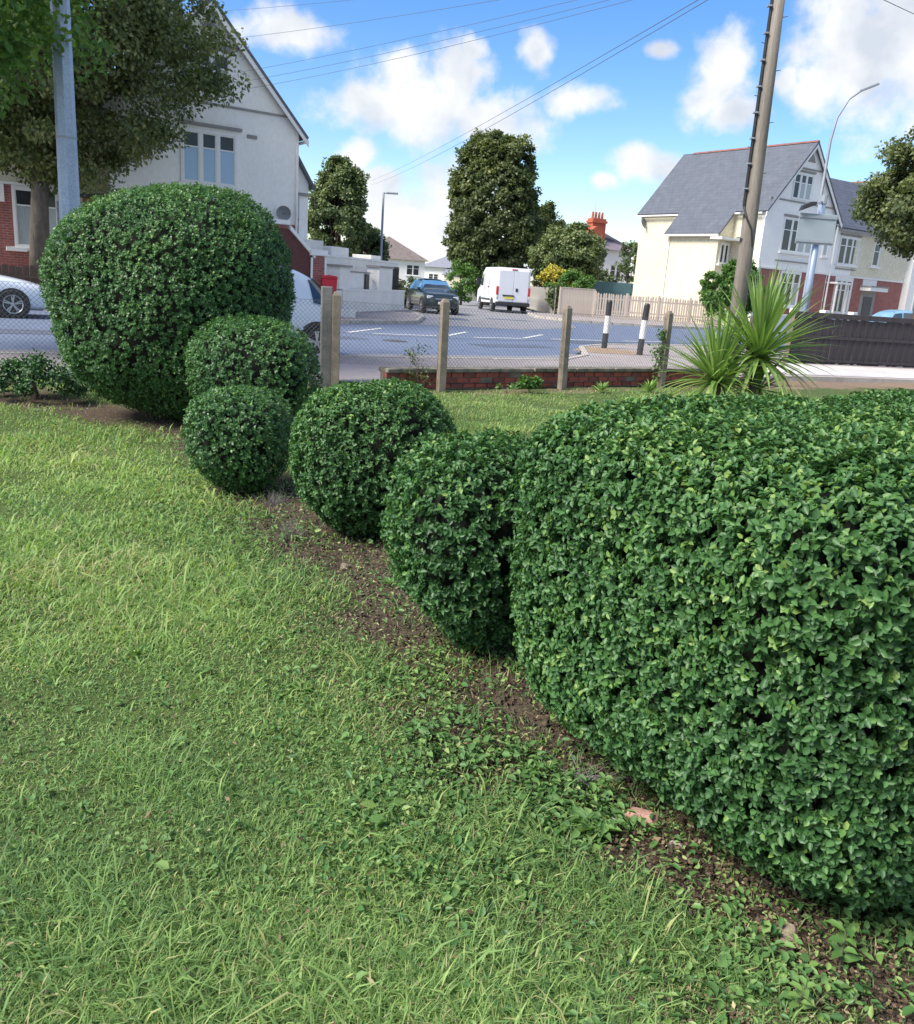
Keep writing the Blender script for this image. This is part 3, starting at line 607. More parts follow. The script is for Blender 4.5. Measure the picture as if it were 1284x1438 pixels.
def stone(name, label, loc, s, m, seed, cat='stone'):
    r = np.random.default_rng(seed); bm = bmesh.new(); bmesh.ops.create_icosphere(bm, subdivisions=3, radius=1)
    k = r.normal(size=(5, 3)) * 1.6; ph = r.uniform(0, 6, 5)
    pl = unit(r.normal(size=(9, 3))); off = r.uniform(.55, .8, 9)
    for v_ in bm.verts:
        p = np.array(v_.co)
        for n_, o_ in zip(pl, off):
            t_ = p @ n_
            if t_ > o_: p = p - n_ * (t_ - o_)
        p = p * (1 + .05 * np.sin(p @ k.T * 2 + ph).sum()); v_.co = Vector(p * np.array(s))
    me = bpy.data.meshes.new(name); bm.to_mesh(me); bm.free(); me.materials.append(m)
    o = bpy.data.objects.new(name, me); C.objects.link(o); o.location = (loc[0], loc[1], s[2] * .45 + .01); o.rotation_euler = (r.normal(0, .15), r.normal(0, .15), r.uniform(0, 6))
    return tag(o, label, cat)
stone('rubble_lump', 'pinkish lump of broken brick at the foot of the big hedge', (.64, 2.33), (.055, .04, .035), stone_p, 1, 'rubble')
stone('stone', 'small grey stone just left of the pinkish brick lump', (.54, 2.30), (.028, .022, .022), stone_g, 2)
stone('stone', 'flat tan stone on the soil under the near corner of the hedge', (.93, 1.86), (.052, .032, .026), mat('tan_stone', (.22, .18, .13), (.13, .10, .075), 12, .9, .6, .01, fine=50), 3)
stone('stone', 'little tan pebble left of the flat tan stone', (.855, 1.86), (.022, .018, .015), _mc['tan_stone'], 4)
stone('stone', 'small buff stone on the soil left of the bare-twigged privet ball', (-.60, 4.50), (.045, .035, .028), _mc['tan_stone'], 5)
stone('stone', 'pale stone low under the hedge behind the pink rubble', (.72, 2.22), (.025, .02, .016), stone_g, 6)
# grey dead tuft
def deadtuft(loc, label, seed, rr=.10, hh=.14):
    r = np.random.default_rng(seed); m_ = MB()
    for i in range(90):
        a_ = r.uniform(0, 6.28); q = r.uniform(0, rr * .5); p0 = Vector((math.cos(a_) * q, math.sin(a_) * q, 0)); p1 = p0 + Vector((r.normal() * rr * .6, r.normal() * rr * .6, hh * r.uniform(.4, 1)))
        m_.tube(p0, p1, .0012, .0005, 3, False)
    o = m_.build('dead_tuft', mat('dead_stalks', (.20, .19, .185), (.12, .11, .11), 20, .9)); o.location = (*loc, .03); tag(o, label, 'dry plant')
deadtuft((-.98, 4.88), 'grey dead tuft at the left foot of the medium ball', 1)
deadtuft((.47, 2.50), 'grey dry stalks beside the left foot of the big hedge', 2, .11, .035)
deadtuft((-1.25, 5.65), 'grey dry tuft at the right foot of the smallest ball', 3, .10, .10)

# ------------------------------------------------------------------ garden wall and chain-link fence
WU = Vector((5.2 + 1.15, 16.75 - 12.2, 0)).normalized(); wang = math.atan2(WU.y, WU.x)
bw = thing('garden_wall', 'low red brick wall with mossy concrete coping under the wire fence', 'wall', (-1.15, 12.32, 0), wang)
WL = 7.6
MB().box(.012, WL, .02, .19, 0, .262).build('mortar_core', mortar, bw)
bp = [MB().box(.006, .215, 0, .10, .004, .069).build('brick', brick_m, bw, bevel=.004)]
nb = 0
for c_ in range(3):
    for i in range(int(WL / .227)):
        if random.random() < .03: continue
        o = bp[0] if nb == 0 else bp[0].copy()
        if nb: C.objects.link(o)
        o.location = (i * .227 + (c_ % 2) * .11, random.uniform(-.006, .006), .02 + c_ * .080); nb += 1
        o.rotation_euler = (0, random.uniform(-.012, .012), random.uniform(-.02, .02))
        if random.random() < .3:
            o.data = o.data.copy() if False else o.data
for i, o in enumerate([x for x in bw.children if x.name.startswith('brick')]):
    if i % 3 == 1:
        o.material_slots[0].link = 'OBJECT'; o.material_slots[0].material = brick_m2
cp = MB().box(0, .895, -.04, .25, 0, .062).build('coping_slab', coping_m, bw, bevel=.012)
for i in range(8):
    o = cp if i == 0 else cp.copy()
    if i: C.objects.link(o)
    o.location = (i * .91, random.uniform(-.012, .012), .262 + random.uniform(-.004, .006)); o.rotation_euler = (0, random.uniform(-.008, .008), random.uniform(-.012, .012))

FP = [(-8.0, 10.05), (-6.45, 10.6), (-4.3, 11.35), (-1.86, 12.15), (-.36, 12.50), (1.55, 13.88), (3.48, 15.42), (5.45, 16.9)]
cf = thing('chain_link_fence', 'wire chain-link fence on square concrete posts along the pavement', 'fence')
for i, (fx, fy) in enumerate(FP):
    nx, ny = FP[min(i + 1, len(FP) - 1)]; px_, py_ = FP[max(i - 1, 0)]
    th = math.atan2(ny - py_, nx - px_)
    pb = MB(); hh = 1.34; q = .055
    pb.box(-q, q, -q, q, -.1, hh - .05)
    pb.add([(-q, -q, hh - .05), (q, -q, hh - .05), (q, q, hh - .05), (-q, q, hh - .05), (-q * .5, -q * .5, hh), (q * .5, -q * .5, hh), (q * .5, q * .5, hh), (-q * .5, q * .5, hh)], [(0, 1, 5, 4), (1, 2, 6, 5), (2, 3, 7, 6), (3, 0, 4, 7), (4, 5, 6, 7)])
    o = pb.build('concrete_post', concrete, cf, bevel=.006); o.location = (fx, fy, 0); o.rotation_euler = (random.uniform(-.02, .02), -.02 + random.uniform(-.012, .012), th)
    if i == 3:
        s2_ = MB().box(-.075, .075, -.07, .07, -.1, 1.40).build('straining_post', mat('dark_post_concrete', (.21, .20, .19), (.12, .12, .115), 6, .9, .5, .006, fine=60), cf, bevel=.012)
        s2_.location = (fx - .135, fy + .02, 0); s2_.rotation_euler = (0, -.01, th)
for i in range(len(FP) - 1):
    a = Vector((*FP[i], 0)); b = Vector((*FP[i + 1], 0)); u = (b - a).normalized(); Lf = (b - a).length - .11; nrm = Vector((-u.y, u.x, 0)) * .062
    if i == 3: pass
    z0, z1 = (.36 if i >= 3 else .06), 1.22; wm = MB(); st = .062; hz = z1 - z0
    a0 = a + u * .055 - nrm * (1 if i < 3 else -.2)
    k = -int(hz / st) - 1
    while k * st < Lf:
        for sg in (1, -1):
            s0_, s1_ = k * st, k * st + hz
            c0, c1 = max(s0_, 0), min(s1_, Lf)
            if c1 > c0 + .01:
                f0, f1 = (c0 - s0_) / hz, (c1 - s0_) / hz
                za, zb = (z0 + f0 * hz, z0 + f1 * hz) if sg > 0 else (z1 - f0 * hz, z1 - f1 * hz)
                p = a0 + u * c0; q_ = a0 + u * c1
                wm.tube((p.x, p.y, za), (q_.x, q_.y, zb), .0021, n=3, cap=False)
        k += 1
    wm.build('wire_mesh', galv_d, cf, kind='stuff')
    for zz in (z0 + .01, (z0 + z1) / 2, z1):
        p = a0; q_ = a0 + u * Lf; mid_ = (p + q_) / 2
        MB().path([(p.x, p.y, zz), (mid_.x, mid_.y, zz - .012), (q_.x, q_.y, zz)], .0024, 4).build('line_wire', galv_d, cf)

# ------------------------------------------------------------------ bollards
def bollard(loc, label, tilt):
    r_ = thing('bollard', label, 'bollard', (*loc, .10), 0, 'black and white bollards'); r_.rotation_euler = (tilt[0], tilt[1], .4)
    bb = blackm; ww = mat('bollard_white', (.72, .72, .70), (.60, .60, .58), 8, .6)
    MB().tube((0, 0, -.05), (0, 0, .40), .078, .078, 10).build('black_band', bb, r_, smooth=False, bevel=.004)
    MB().tube((0, 0, .40), (0, 0, .86), .079, .077, 10).build('white_band', ww, r_, bevel=.003)
    m_ = MB(); m_.tube((0, 0, .86), (0, 0, 1.22), .078, .076, 10); m_.tube((0, 0, 1.22), (0, 0, 1.27), .076, .05, 10); m_.build('black_band', bb, r_, bevel=.004)
bollard((3.66, 23.55), 'black and white bollard farther from the wire fence, left one of the pair', (.0, .02))
bollard((4.32, 21.95), 'black and white bollard nearer the cordyline, right one of the pair', (.01, .035))

# ------------------------------------------------------------------ poles and lamps
pl_ = thing('utility_pole', 'leaning wooden utility pole with climbing steps behind the cordyline', 'pole', (4.98, 16.5, .05)); pl_.rotation_euler = (0, -.016, 0)
MB().path([(0, 0, -.3), (.02, 0, 2.5), (.01, 0, 5), (0, 0, 7.45)], [.150, .136, .120, .105], 14).build('shaft', polewood, pl_, smooth=True)
MB().path([(-.140, -.05, 3.2), (-.134, -.05, 4.6), (-.124, -.045, 6), (-.110, -.045, 7.3)], .026, 6).build('cable_conduit', blackm, pl_)
MB().path([(-.140, -.05, 3.2), (-.10, -.13, 3.02), (.02, -.165, 2.8), (.09, -.14, 2.5)], .018, 6).build('cable_tail', blackm, pl_)
for i in range(12):
    z_ = 2.5 + i * .42; sd_ = 1 if i % 2 else -1
    if i > 2: MB().tube((sd_ * .10, 0, z_), (sd_ * .20, -.02, z_ + .02), .007, n=5).build('climbing_step', galv_d, pl_)
    MB().box(-.185, -.115, -.10, .0, z_ + .14, z_ + .165).build('cable_clip', lampgrey, pl_)
MB().tube((0, 0, 7.40), (0, 0, 7.52), .13, .05, 10).build('finial_cap', lampgrey, pl_)
def cable(a, b, sag, r_, label):
    pts = []
    for i in range(17):
        t_ = i / 16; p = Vector(a).lerp(Vector(b), t_); p.z -= sag * 4 * t_ * (1 - t_); pts.append(p)
    o = MB().path(pts, r_, 4).build('overhead_cable', blackm_c); return tag(o, label, 'cable', 'overhead cables')
blackm_c = mat('cable_sheath', (.09, .11, .14), (.07, .09, .12), 5, .8)
PT = (4.86, 16.5, 7.36)
cable(PT, (-14.7, 40, 11.46), .15, .0055, 'topmost overhead cable from the wooden pole, crossing the top left of the sky')
cable(PT, (-11.89, 36, 9.58), .15, .0055, 'overhead cable from the wooden pole to the near white gable, second from the top')
cable(PT, (-9.66, 33, 7.95), .12, .0052, 'upper one of three close cables reaching the near white gable')
cable((4.86, 16.5, 7.28), (-9.41, 33, 7.69), .15, .0052, 'middle one of three close cables reaching the near white gable')
cable((4.86, 16.5, 7.22), (-9.35, 33, 7.45), .18, .0052, 'lowest of three close cables reaching the near white gable')
cable(PT, (-12.07, 100, 11.49), .3, 0.0085, 'long overhead cable running away past the tall centre tree')
cable((4.86, 16.5, 7.28), (-11.9, 100, 11.1), .4, 0.0085, 'slacker twin of the long cable running away past the tall centre tree')
cable(PT, (15.88, 30, 9.80), .1, .008, 'overhead cable from the wooden pole across the top right corner')

lc = thing('lamp_column', 'grey octagonal metal lamp column in front of the big left tree', 'lamp post', (-5.68, 12.5, .1), R(22))
MB().tube((0, 0, -.1), (0, 0, 1.1), .17, .165, 8).build('base_compartment', galv, lc, bevel=.004)
MB().tube((0, 0, 1.1), (0, 0, 7.5), .142, .105, 8).build('shaft', galv, lc)
MB().tube((0, 0, 1.08), (0, 0, 1.2), .168, .14, 8).build('collar', galv, lc)
MB().tube((0, 0, 3.0), (0, 0, 3.03), .137, .137, 8).build('strap', lampgrey, lc)
MB().path([(0, 0, 7.4), (.3, 0, 7.9), (1.2, 0, 8.2)], [.05, .04, .04], 8).build('arm', galv, lc, smooth=True)
MB().box(1.1, 1.7, -.12, .12, 8.15, 8.28).build('lamp_head', lampgrey, lc, bevel=.03)

sl = thing('street_lamp', 'distant grey street lamp with a short arm behind the white garden walls', 'street lamp', (-4.95, 47, .1))
MB().path([(0, 0, 0), (0, 0, 1.4), (0, 0, 1.5), (0, 0, 5.65)], [.10, .10, .07, .055], 8).build('shaft', lampgrey, sl, smooth=True)
MB().tube((0, 0, 5.6), (.35, 0, 5.62), .03, n=6).build('arm', lampgrey, sl)
MB().box(.15, .75, -.1, .1, 5.58, 5.68).build('lamp_head', lampgrey, sl, bevel=.03)

tl = thing('street_lamp', 'tall thin street lamp with a curved arm above the right house', 'street lamp', (11.95, 32, .1))
MB().path([(0, 0, 0), (0, 0, 1.5), (.0, 0, 1.6), (.0, 0, 7.0), (.10, 0, 7.75), (.40, 0, 8.35), (.80, 0, 8.66)], [.09, .09, .065, .05, .04, .033, .03], 8).build('shaft', lampgrey, tl, smooth=True)
hd_ = MB().box(-.30, .30, -.09, .09, -.04, .04).build('lamp_head', lampgrey, tl, bevel=.02); hd_.location = (1.02, 0, 8.76); hd_.rotation_euler = (0, -.42, 0)

sp_ = thing('sign_post', 'grey post with the blank back of a large road sign and a small lamp', 'road sign', (9.42, 25.0, .0))
MB().tube((0, 0, 0), (0, 0, 4.32), .098, .085, 10).build('post', galv, sp_, smooth=True)
MB().tube((0, 0, 4.30), (0, 0, 4.52), .105, .100, 10).build('post_cap', lampgrey, sp_)
MB().box(-.64, .40, -.16, -.13, 3.22, 4.02).build('sign_back', mat('sign_back_grey', (.27, .32, .355), (.23, .28, .31), 2, .6), sp_, bevel=.008)
for z_ in (3.30, 3.93): MB().box(-.64, .40, -.185, -.16, z_ - .03, z_ + .03).build('sign_rail', lampgrey, sp_)
MB().path([(-.02, -.05, 4.35), (-.12, -.14, 4.34), (-.28, -.2, 4.26)], .022, 6).build('lamp_arm', lampgrey, sp_)
lp_ = MB(); lp_.prism([(-.24, -.05), (.20, -.05), (.24, .02), (.1, .07), (-.14, .06)], -.10, .10); o = lp_.build('small_lamp', blackm, sp_, bevel=.012); o.location = (-.48, -.22, 4.20); o.rotation_euler = (0, -.42, 0)

# ------------------------------------------------------------------ black timber fence at the right
bfu = Vector((12.49 - 8.62, 24.34 - 22.99, 0)).normalized()
bf = thing('timber_fence', 'black stained close-board fence with a cap rail beside the pale path', 'fence', (8.45, 22.93, .06), math.atan2(bfu.y, bfu.x))
bd0 = MB().box(0, .118, -.011, .011, .06, 1.24).build('board', blackfence, bf)
for i in range(66):
    o = bd0 if i == 0 else bd0.copy()
    if i: C.objects.link(o)
    o.location = (.02 + i * .124, (i % 2) * .012 + random.uniform(-.003, .003), random.uniform(-.025, .012)); o.rotation_euler = (0, random.uniform(-.006, .006), random.uniform(-.03, .03))
MB().box(-.05, 8.3, -.055, .05, 1.235, 1.37).build('cap_rail', blackfence, bf, bevel=.008)
MB().box(-.05, 8.3, -.04, -.0125, .70, .78).build('rail', blackfence, bf, bevel=.004)
MB().box(-.05, 8.3, -.034, -.0125, .10, .16).build('rail', blackfence, bf, bevel=.004)
for i in range(4): MB().box(i * 2.7 - .05, i * 2.7 + .05, .025, .12, -.1, 1.23).build('fence_post', blackfence, bf)
MB().box(-.05, 8.3, .03, .06, .95, 1.03).build('rail', blackfence, bf)
o = MB().box(-.05, .05, -.05, .05, -.1, 1.30).build('grey_end_post', concrete); o.location = (8.28, 22.75, .1); tag(o, 'short grey concrete post at the left end of the black fence', 'post')

# ------------------------------------------------------------------ picket fence and boards across the road
pu = Vector((14.2 - 6.85, 50.6 - 49.6, 0)).normalized()
pk = thing('picket_fence', 'weathered pale picket fence in front of the cream side wall', 'fence', (6.85, 49.55, .12), math.atan2(pu.y, pu.x))
p0_ = MB().prism([(-.05, .06), (.05, .06), (.05, 1.28), (0, 1.36), (-.05, 1.28)], -.01, .01).build('picket', picketm, pk)
for i in range(52):
    o = p0_ if i == 0 else p0_.copy()
    if i: C.objects.link(o)
    o.location = (.1 + i * .145, random.uniform(-.004, .004), random.uniform(-.03, .03)); o.rotation_euler = (0, random.uniform(-.02, .02), 0)
for z_ in (.35, 1.02): MB().box(0, 7.6, .012, .055, z_, z_ + .08).build('rail', picketm, pk)
for i in range(5): MB().box(i * 1.86, i * 1.86 + .11, -.02, .09, 0, 1.42).build('fence_post', picketm, pk, bevel=.006)
bq = thing('board_panel', 'pale solid fence panel at the corner left of the pickets', 'fence panel', (4.95, 49.1, .12), math.atan2(.5, 1.9))
b0_ = MB().box(0, .158, -.012, .012, .04, 1.48).build('board', picketm, bq)
for i in range(12):
    o = b0_ if i == 0 else b0_.copy()
    if i: C.objects.link(o)
    o.location = (i * .163, random.uniform(-.003, .003), random.uniform(-.01, .01))
for xx in (-.06, 1.96): MB().box(xx - .05, xx + .05, -.03, .06, 0, 1.52).build('fence_post', picketm, bq)
MB().box(-.06, 1.96, -.03, .03, 1.485, 1.53).build('cap_rail', picketm, bq)
gq = thing('grey_fence', 'dull grey board fence running back along the side road by the van', 'fence', (4.75, 50.2, .12), math.atan2(9, -.95))
g0_ = MB().box(0, .19, -.012, .012, .0, 1.45).build('board', greyfence, gq)
for i in range(46):
    o = g0_ if i == 0 else g0_.copy()
    if i: C.objects.link(o)
    o.location = (i * .195, random.uniform(-.003, .003), random.uniform(-.03, .02))
MB().box(0, 9, -.05, -.013, 1.0, 1.08).build('rail', greyfence, gq)
uq = thing('painted_fence', 'blue-green painted panel fence left of the cream house', 'fence', (8.0, 58.5, .1), R(2))
for i in range(3): MB().box(i * 1.22, i * 1.22 + 1.16, -.02, .02, .1, 2.08).build('fence_panel', bluefence, uq)
for i in range(4): MB().box(i * 1.22 - .06, i * 1.22 - .003, -.04, .04, 0, 2.12).build('fence_post', bluefence, uq)

# ------------------------------------------------------------------ houses
def window(par, x0, x1, z0, z1, y, n=2, transom=.62, glass=None, sill=True, hood=True, fr=.036):
    """joinery standing in a reveal: surround, mullions, transom, panes"""
    g = glass or winglass; m_ = MB(); yo = y - .05
    m_.box(x0 - .09, x0, yo, y + .02, z0, z1); m_.box(x1, x1 + .09, yo, y + .02, z0, z1); m_.box(x0 - .09, x1 + .09, yo - .003, y + .02, z1, z1 + .10); m_.box(x0 - .09, x1 + .09, yo - .003, y + .02, z0 - .06, z0)
    wd = (x1 - x0) / n
    for i in range(1, n): m_.box(x0 + i * wd - .055, x0 + i * wd + .055, yo + .006, y + .02, z0, z1)
    f = m_.build('window', trim, par)
    for i in range(n):
        a_, b_ = x0 + i * wd + (.055 if i else 0), x0 + (i + 1) * wd - (.055 if i < n - 1 else 0)
        s = MB(); ztr = z0 + (z1 - z0) * transom
        s.box(a_, a_ + fr, y - .03, y + .01, z0, z1); s.box(b_ - fr, b_, y - .03, y + .01, z0, z1); s.box(a_ + fr, b_ - fr, y - .032, y + .01, z0, z0 + fr); s.box(a_ + fr, b_ - fr, y - .032, y + .01, z1 - fr, z1)
        if transom < 1: s.box(a_ + fr, b_ - fr, y - .034, y + .01, ztr - fr * .6, ztr + fr * .6)
        s.build('sash', trim, f)
        gl_ = g[i % len(g)] if isinstance(g, (list, tuple)) else g
        if transom < 1:
            MB().box(a_ + fr, b_ - fr, y - .012, y + .008, z0 + fr, ztr - fr * .6).build('pane', gl_, f)
            MB().box(a_ + fr, b_ - fr, y - .012, y + .008, ztr + fr * .6, z1 - fr).build('pane', winglass, f)
        else: MB().box(a_ + fr, b_ - fr, y - .012, y + .008, z0 + fr, z1 - fr).build('pane', gl_, f)
    if sill: MB().box(x0 - .2, x1 + .2, y - .16, y, z0 - .17, z0 - .063).build('window_sill', trim, f, bevel=.01)
    if hood: MB().box(x0 - .14, x1 + .14, y - .10, y, z1 + .14, z1 + .24).build('hood_shade_strip', darktrim, f)  # dark grey strip stands for the shade line of an unbuilt recess
    return f
def gable_block(par, s0, s1, c, ez, apz, d0, d1, wall, roofm, sidewall=None, over=.28, foot=0.0, rendered=True):
    m_ = MB().prism([(s0, foot), (s1, foot), (s1, ez), (c, apz), (s0, ez)], d0, d1); m_.build('wall', wall, par)
    ml = (apz - ez) / (c - s0); mr_ = (apz - ez) / (s1 - c); o_ = .28
    up = .10
    MB().slab([(s0 - o_, d0 - over, ez - o_ * ml + up), (c, d0 - over, apz + up), (c, d1 + .15, apz + up), (s0 - o_, d1 + .15, ez - o_ * ml + up)], .09).build('roof', roofm, par)
    MB().slab([(s1 + o_, d0 - over, ez - o_ * mr_ + up), (c, d0 - over, apz + up), (c, d1 + .15, apz + up), (s1 + o_, d1 + .15, ez - o_ * mr_ + up)], .09).build('roof', roofm, par)
    for sa, mm in ((s0 - o_, ml), (s1 + o_, mr_)):
        za = ez - o_ * mm + up - .10; zb = apz + up - .10
        MB().add([(sa, d0 - over + .02, za), (c, d0 - over + .02, zb), (c, d0 - over + .02, zb - .26), (sa, d0 - over + .02, za - .20), (sa, d0 - over + .07, za), (c, d0 - over + .07, zb), (c, d0 - over + .07, zb - .26), (sa, d0 - over + .07, za - .20)],
                 [(0, 1, 2, 3), (7, 6, 5, 4), (0, 4, 5, 1), (1, 5, 6, 2), (2, 6, 7, 3), (3, 7, 4, 0)]).build('bargeboard', trim, par)
        MB().box(sa - .07, sa + .03, d0 - over + .3, d1 + .1, za - .06, za + .02).build('gutter', trim, par)
    for i in range(int((d1 - d0) / .45)):
        MB().prism([(c - .11, apz + up - .06), (c, apz + up + .05), (c + .11, apz + up - .06)], d0 - over + i * .45 + .006, d0 - over + i * .45 + .444).build('ridge_tile', ridgem, par)
    return
# --- right house
RHm = thing('gabled_house', 'cream and white gabled house with slate roof on the far right corner', 'house', (15.83, 50.0, 0), R(35))
h = RHm
gable_block(h, 0, 6.6, 3.3, 6.65, 10.35, 0, 9.4, whitewall, slate)
MB().box(-.025, -.003, .25, 9.4, 0, 6.45).build('side_render', creamwall, h)
MB().box(.25, 2.05, -.03, -.002, 0, 3.42).build('brick_pier', housebrick, h)
MB().box(4.05, 6.5, -.03, -.002, 0, 3.42).build('brick_pier', housebrick, h)
MB().box(2.05, 4.05, -.028, -.002, 0, 1.35).build('brick_apron', housebrick, h)
window(h, 2.2, 3.9, 1.5, 3.30, -.03, 3, .70, [winglass, winglass, curtain], hood=False)
MB().box(-.03, 6.63, -.07, -.002, 3.425, 3.52).build('string_course', trim, h)
window(h, 1.75, 4.65, 4.5, 6.2, 0, 4, .66, [winglass, winglass, curtain, curtain])
MB().box(1.4, 5.0, -.07, 0, 3.90, 3.97).build('string_course', darktrim, h)
MB().box(.1, 6.5, -.06, 0, 7.12, 7.20).build('string_course', darktrim, h)
MB().box(1.95, 4.65, -.06, 0, 8.93, 9.0).build('string_course', darktrim, h)
window(h, 2.05, 3.65, 7.35, 8.62, 0, 3, .66, [winglass, curtain, curtain], sill=False)
window(h, 5.75, 6.15, 4.5, 5.8, 0, 1, .66, curtain, hood=False)
MB().prism([(2.95, 9.35), (3.65, 9.35), (3.3, 9.85)], -.04, 0).build('gable_vent', darktrim, h)
# catslide extension on the side
MB().prism([(-1.15, 0), (-.03, 0), (-.03, 6.5), (-1.15, 5.25)], 2.05, 5.85).build('extension_wall', creamwall, h)
MB().slab([(-1.42, 1.85, 5.15), (-.2, 1.85, 6.545), (-.2, 6.0, 6.545), (-1.42, 6.0, 5.15)], .09).build('extension_roof', slate, h)
MB().box(-1.50, -1.38, 1.9, 6.0, 5.0, 5.11).build('gutter', trim, h)
MB().box(-1.9, .2, 1.2, 2.04, 4.82, 4.93).build('porch_canopy', trim, h)
wsl = window(h, -.85, -.25, 3.6, 4.6, 2.05, 2, 1.0, winglass, hood=False)
MB().box(-1.17, -1.15, 3.3, 4.1, 1.7, 2.6).build('meter_box', trim, h)
MB().tube((-1.20, 5.7, .1), (-1.20, 5.7, 5.0), .04, n=6).build('downpipe', trim, h)
MB().tube((6.75, -.06, .1), (6.75, -.06, 6.2), .05, n=6).build('downpipe', trim, h)
sd2 = MB()
for i in range(9):
    r0_, r1_ = i / 9, (i + 1) / 9
    for j in range(14):
        a0_, a1_ = j * 2 * math.pi / 14, (j + 1) * 2 * math.pi / 14
        P_ = lambda r_, a_: (.35 * r_ * math.cos(a_), -.12 * (1 - r_ * r_) * -1 - .12, .35 * r_ * math.sin(a_))
        sd2.add([P_(r0_, a0_), P_(r1_, a0_), P_(r1_, a1_), P_(r0_, a1_)], [(0, 1, 2, 3)])
dish_m = sd2.build('satellite_dish', mat('dish_grey', (.28, .29, .30), (.22, .23, .24), 5, .6), h, smooth=True); dish_m.location = (-.35, 8.9, 5.85); dish_m.rotation_euler = (-.3, 0, .3)
MB().tube((-.02, 8.9, 5.85), (-.35, 8.9, 5.8), .02, n=5).build('dish_bracket', lampgrey, h)
# wing along the street
MB().box(6.603, 22.5, .4, 6.4, 0, 6.2).build('wing_wall', whitewall, h)
MB().box(9.6, 15.8, .38, .397, 3.45, 6.0).build('wing_render', creamwall, h)
MB().slab([(6.5, .1, 6.25), (22.5, .1, 6.25), (22.5, 3.5, 9.55), (6.5, 3.5, 9.55)], .1).build('wing_roof', slate_x, h)
MB().slab([(6.5, 6.9, 6.25), (22.5, 6.9, 6.25), (22.5, 3.5, 9.55), (6.5, 3.5, 9.55)], .1).build('wing_roof', slate_x, h)
MB().box(6.7, 15.7, -.0, .13, 6.04, 6.16).build('gutter', darktrim, h)
for a_, b_ in ((6.65, 8.1), (10.1, 11.1), (12.75, 15.75)): MB().box(a_, b_, .37, .396, 0, 3.42).build('brick_pier', housebrick, h)
MB().box(6.61, 15.78, .33, .398, 3.425, 3.52).build('string_course', trim, h)
window(h, 8.0, 9.9, 4.2, 5.7, .4, 3, .7, [winglass, winglass, winglass])
MB().box(7.9, 10.0, .33, .398, 3.85, 3.92).build('string_course', darktrim, h)
window(h, 11.7, 12.3, 4.3, 5.6, .38, 1, .66, winglass)
window(h, 8.3, 9.9, 1.3, 3.2, .4, 3, .7, [winglass, winglass, curtain], hood=False)
MB().box(11.1, 12.75, .34, .395, .1, 3.0).build('door_surround', darktrim, h)
dr = MB().box(11.45, 12.4, .30, .338, .15, 2.35).build('door', mat('dark_door', (.06, .06, .065), (.045, .045, .05), 3, .5), h)
MB().tube((12.25, .27, 1.2), (12.25, .30, 1.2), .03, n=6).build('handle', lampgrey, dr)
MB().box(10.9, 12.9, -.35, .397, 2.72, 2.95).build('door_canopy', trim, h)
MB().box(10.85, 12.95, -.40, .397, 2.955, 3.03).build('canopy_lead', darktrim, h)
MB().box(6.9, 8.3, -.6, .39, 2.95, 3.05).build('porch_canopy', trim, h)
for a_ in (7.0, 8.15): MB().box(a_, a_ + .09, -.55, -.46, .1, 2.95).build('porch_post', trim, h)
# far gable of the same terrace
fg = thing('gabled_house', 'white gable end of the next house behind the right-edge tree', 'house', (15.83 + math.cos(R(35)) * 15.85, 50.0 + math.sin(R(35)) * 15.85, 0), R(35))
gable_block(fg, 0, 6.6, 3.3, 6.65, 10.35, -.02, 9.2, whitewall, slate)
window(fg, 1.75, 4.65, 4.5, 6.2, -.02, 4, .66, winglass); window(fg, .9, 2.9, 1.3, 3.2, -.02, 3, .7, curtain)
# front garden wall of the right terrace
gw_ = thing('front_garden_wall', 'low pale garden wall with railings before the red brick house front', 'wall', (15.2, 46.2, .1), R(33))
MB().box(0, 19, 0, .25, 0, .85).build('wall_body', gardenwhite, gw_)
MB().box(-.05, 19.05, -.04, .29, .85, .93).build('coping', trim, gw_)
for i in range(8): MB().box(i * 2.6, i * 2.6 + .42, -.06, .31, 0, 1.28).build('pillar', gardenwhite, gw_, bevel=.02)
# --- left house
LHm = thing('gabled_house', 'tall white gabled house behind the huge bush with sky reflection coloured into its windows', 'house', (-9.13, 31.2, 0), R(33))
h = LHm
gable_block(h, -3.4, 3.05, -.10, 6.35, 9.85, 0, 9.5, whitewall, slate)
window(h, -1.15, .50, 7.25, 8.30, 0, 3, .60, [curtain, winglass, curtain], sill=False)
window(h, -1.05, .70, 4.25, 5.82, 0, 3, .70, [winglass_b, winglass_b, winglass_b], hood=False)
MB().box(-1.2, .95, -.10, 0, 6.02, 6.12).build('hood_shade_strip', darktrim, h)
MB().box(1.15, 1.5, -.04, 0, 5.86, 5.98).build('air_vent', darktrim, h)
MB().box(-3.1, 2.75, -.05, 0, 6.72, 6.79).build('string_course', darktrim, h)
MB().box(-1.15, 1.0, -.05, 0, 8.55, 8.62).build('string_course', darktrim, h)
MB().prism([(-.45, 9.0), (.25, 9.0), (-.1, 9.35)], -.04, 0).build('gable_vent', darktrim, h)
MB().tube((2.98, -.07, .2), (2.98, -.07, 5.9), .045, n=6).build('downpipe', trim, h)
MB().box(-3.41, 3.06, -.04, -.002, 0, 3.15).build('brick_base', housebrick, h)
ds = sd2.build('satellite_dish', _mc['dish_grey'], h, smooth=True); ds.location = (2.40, -.30, 3.52); ds.rotation_euler = (.25, 0, -.35); ds.scale = (.75,) * 3
MB().tube((2.40, 0, 3.45), (2.40, -.42, 3.5), .02, n=5).build('dish_bracket', lampgrey, h)
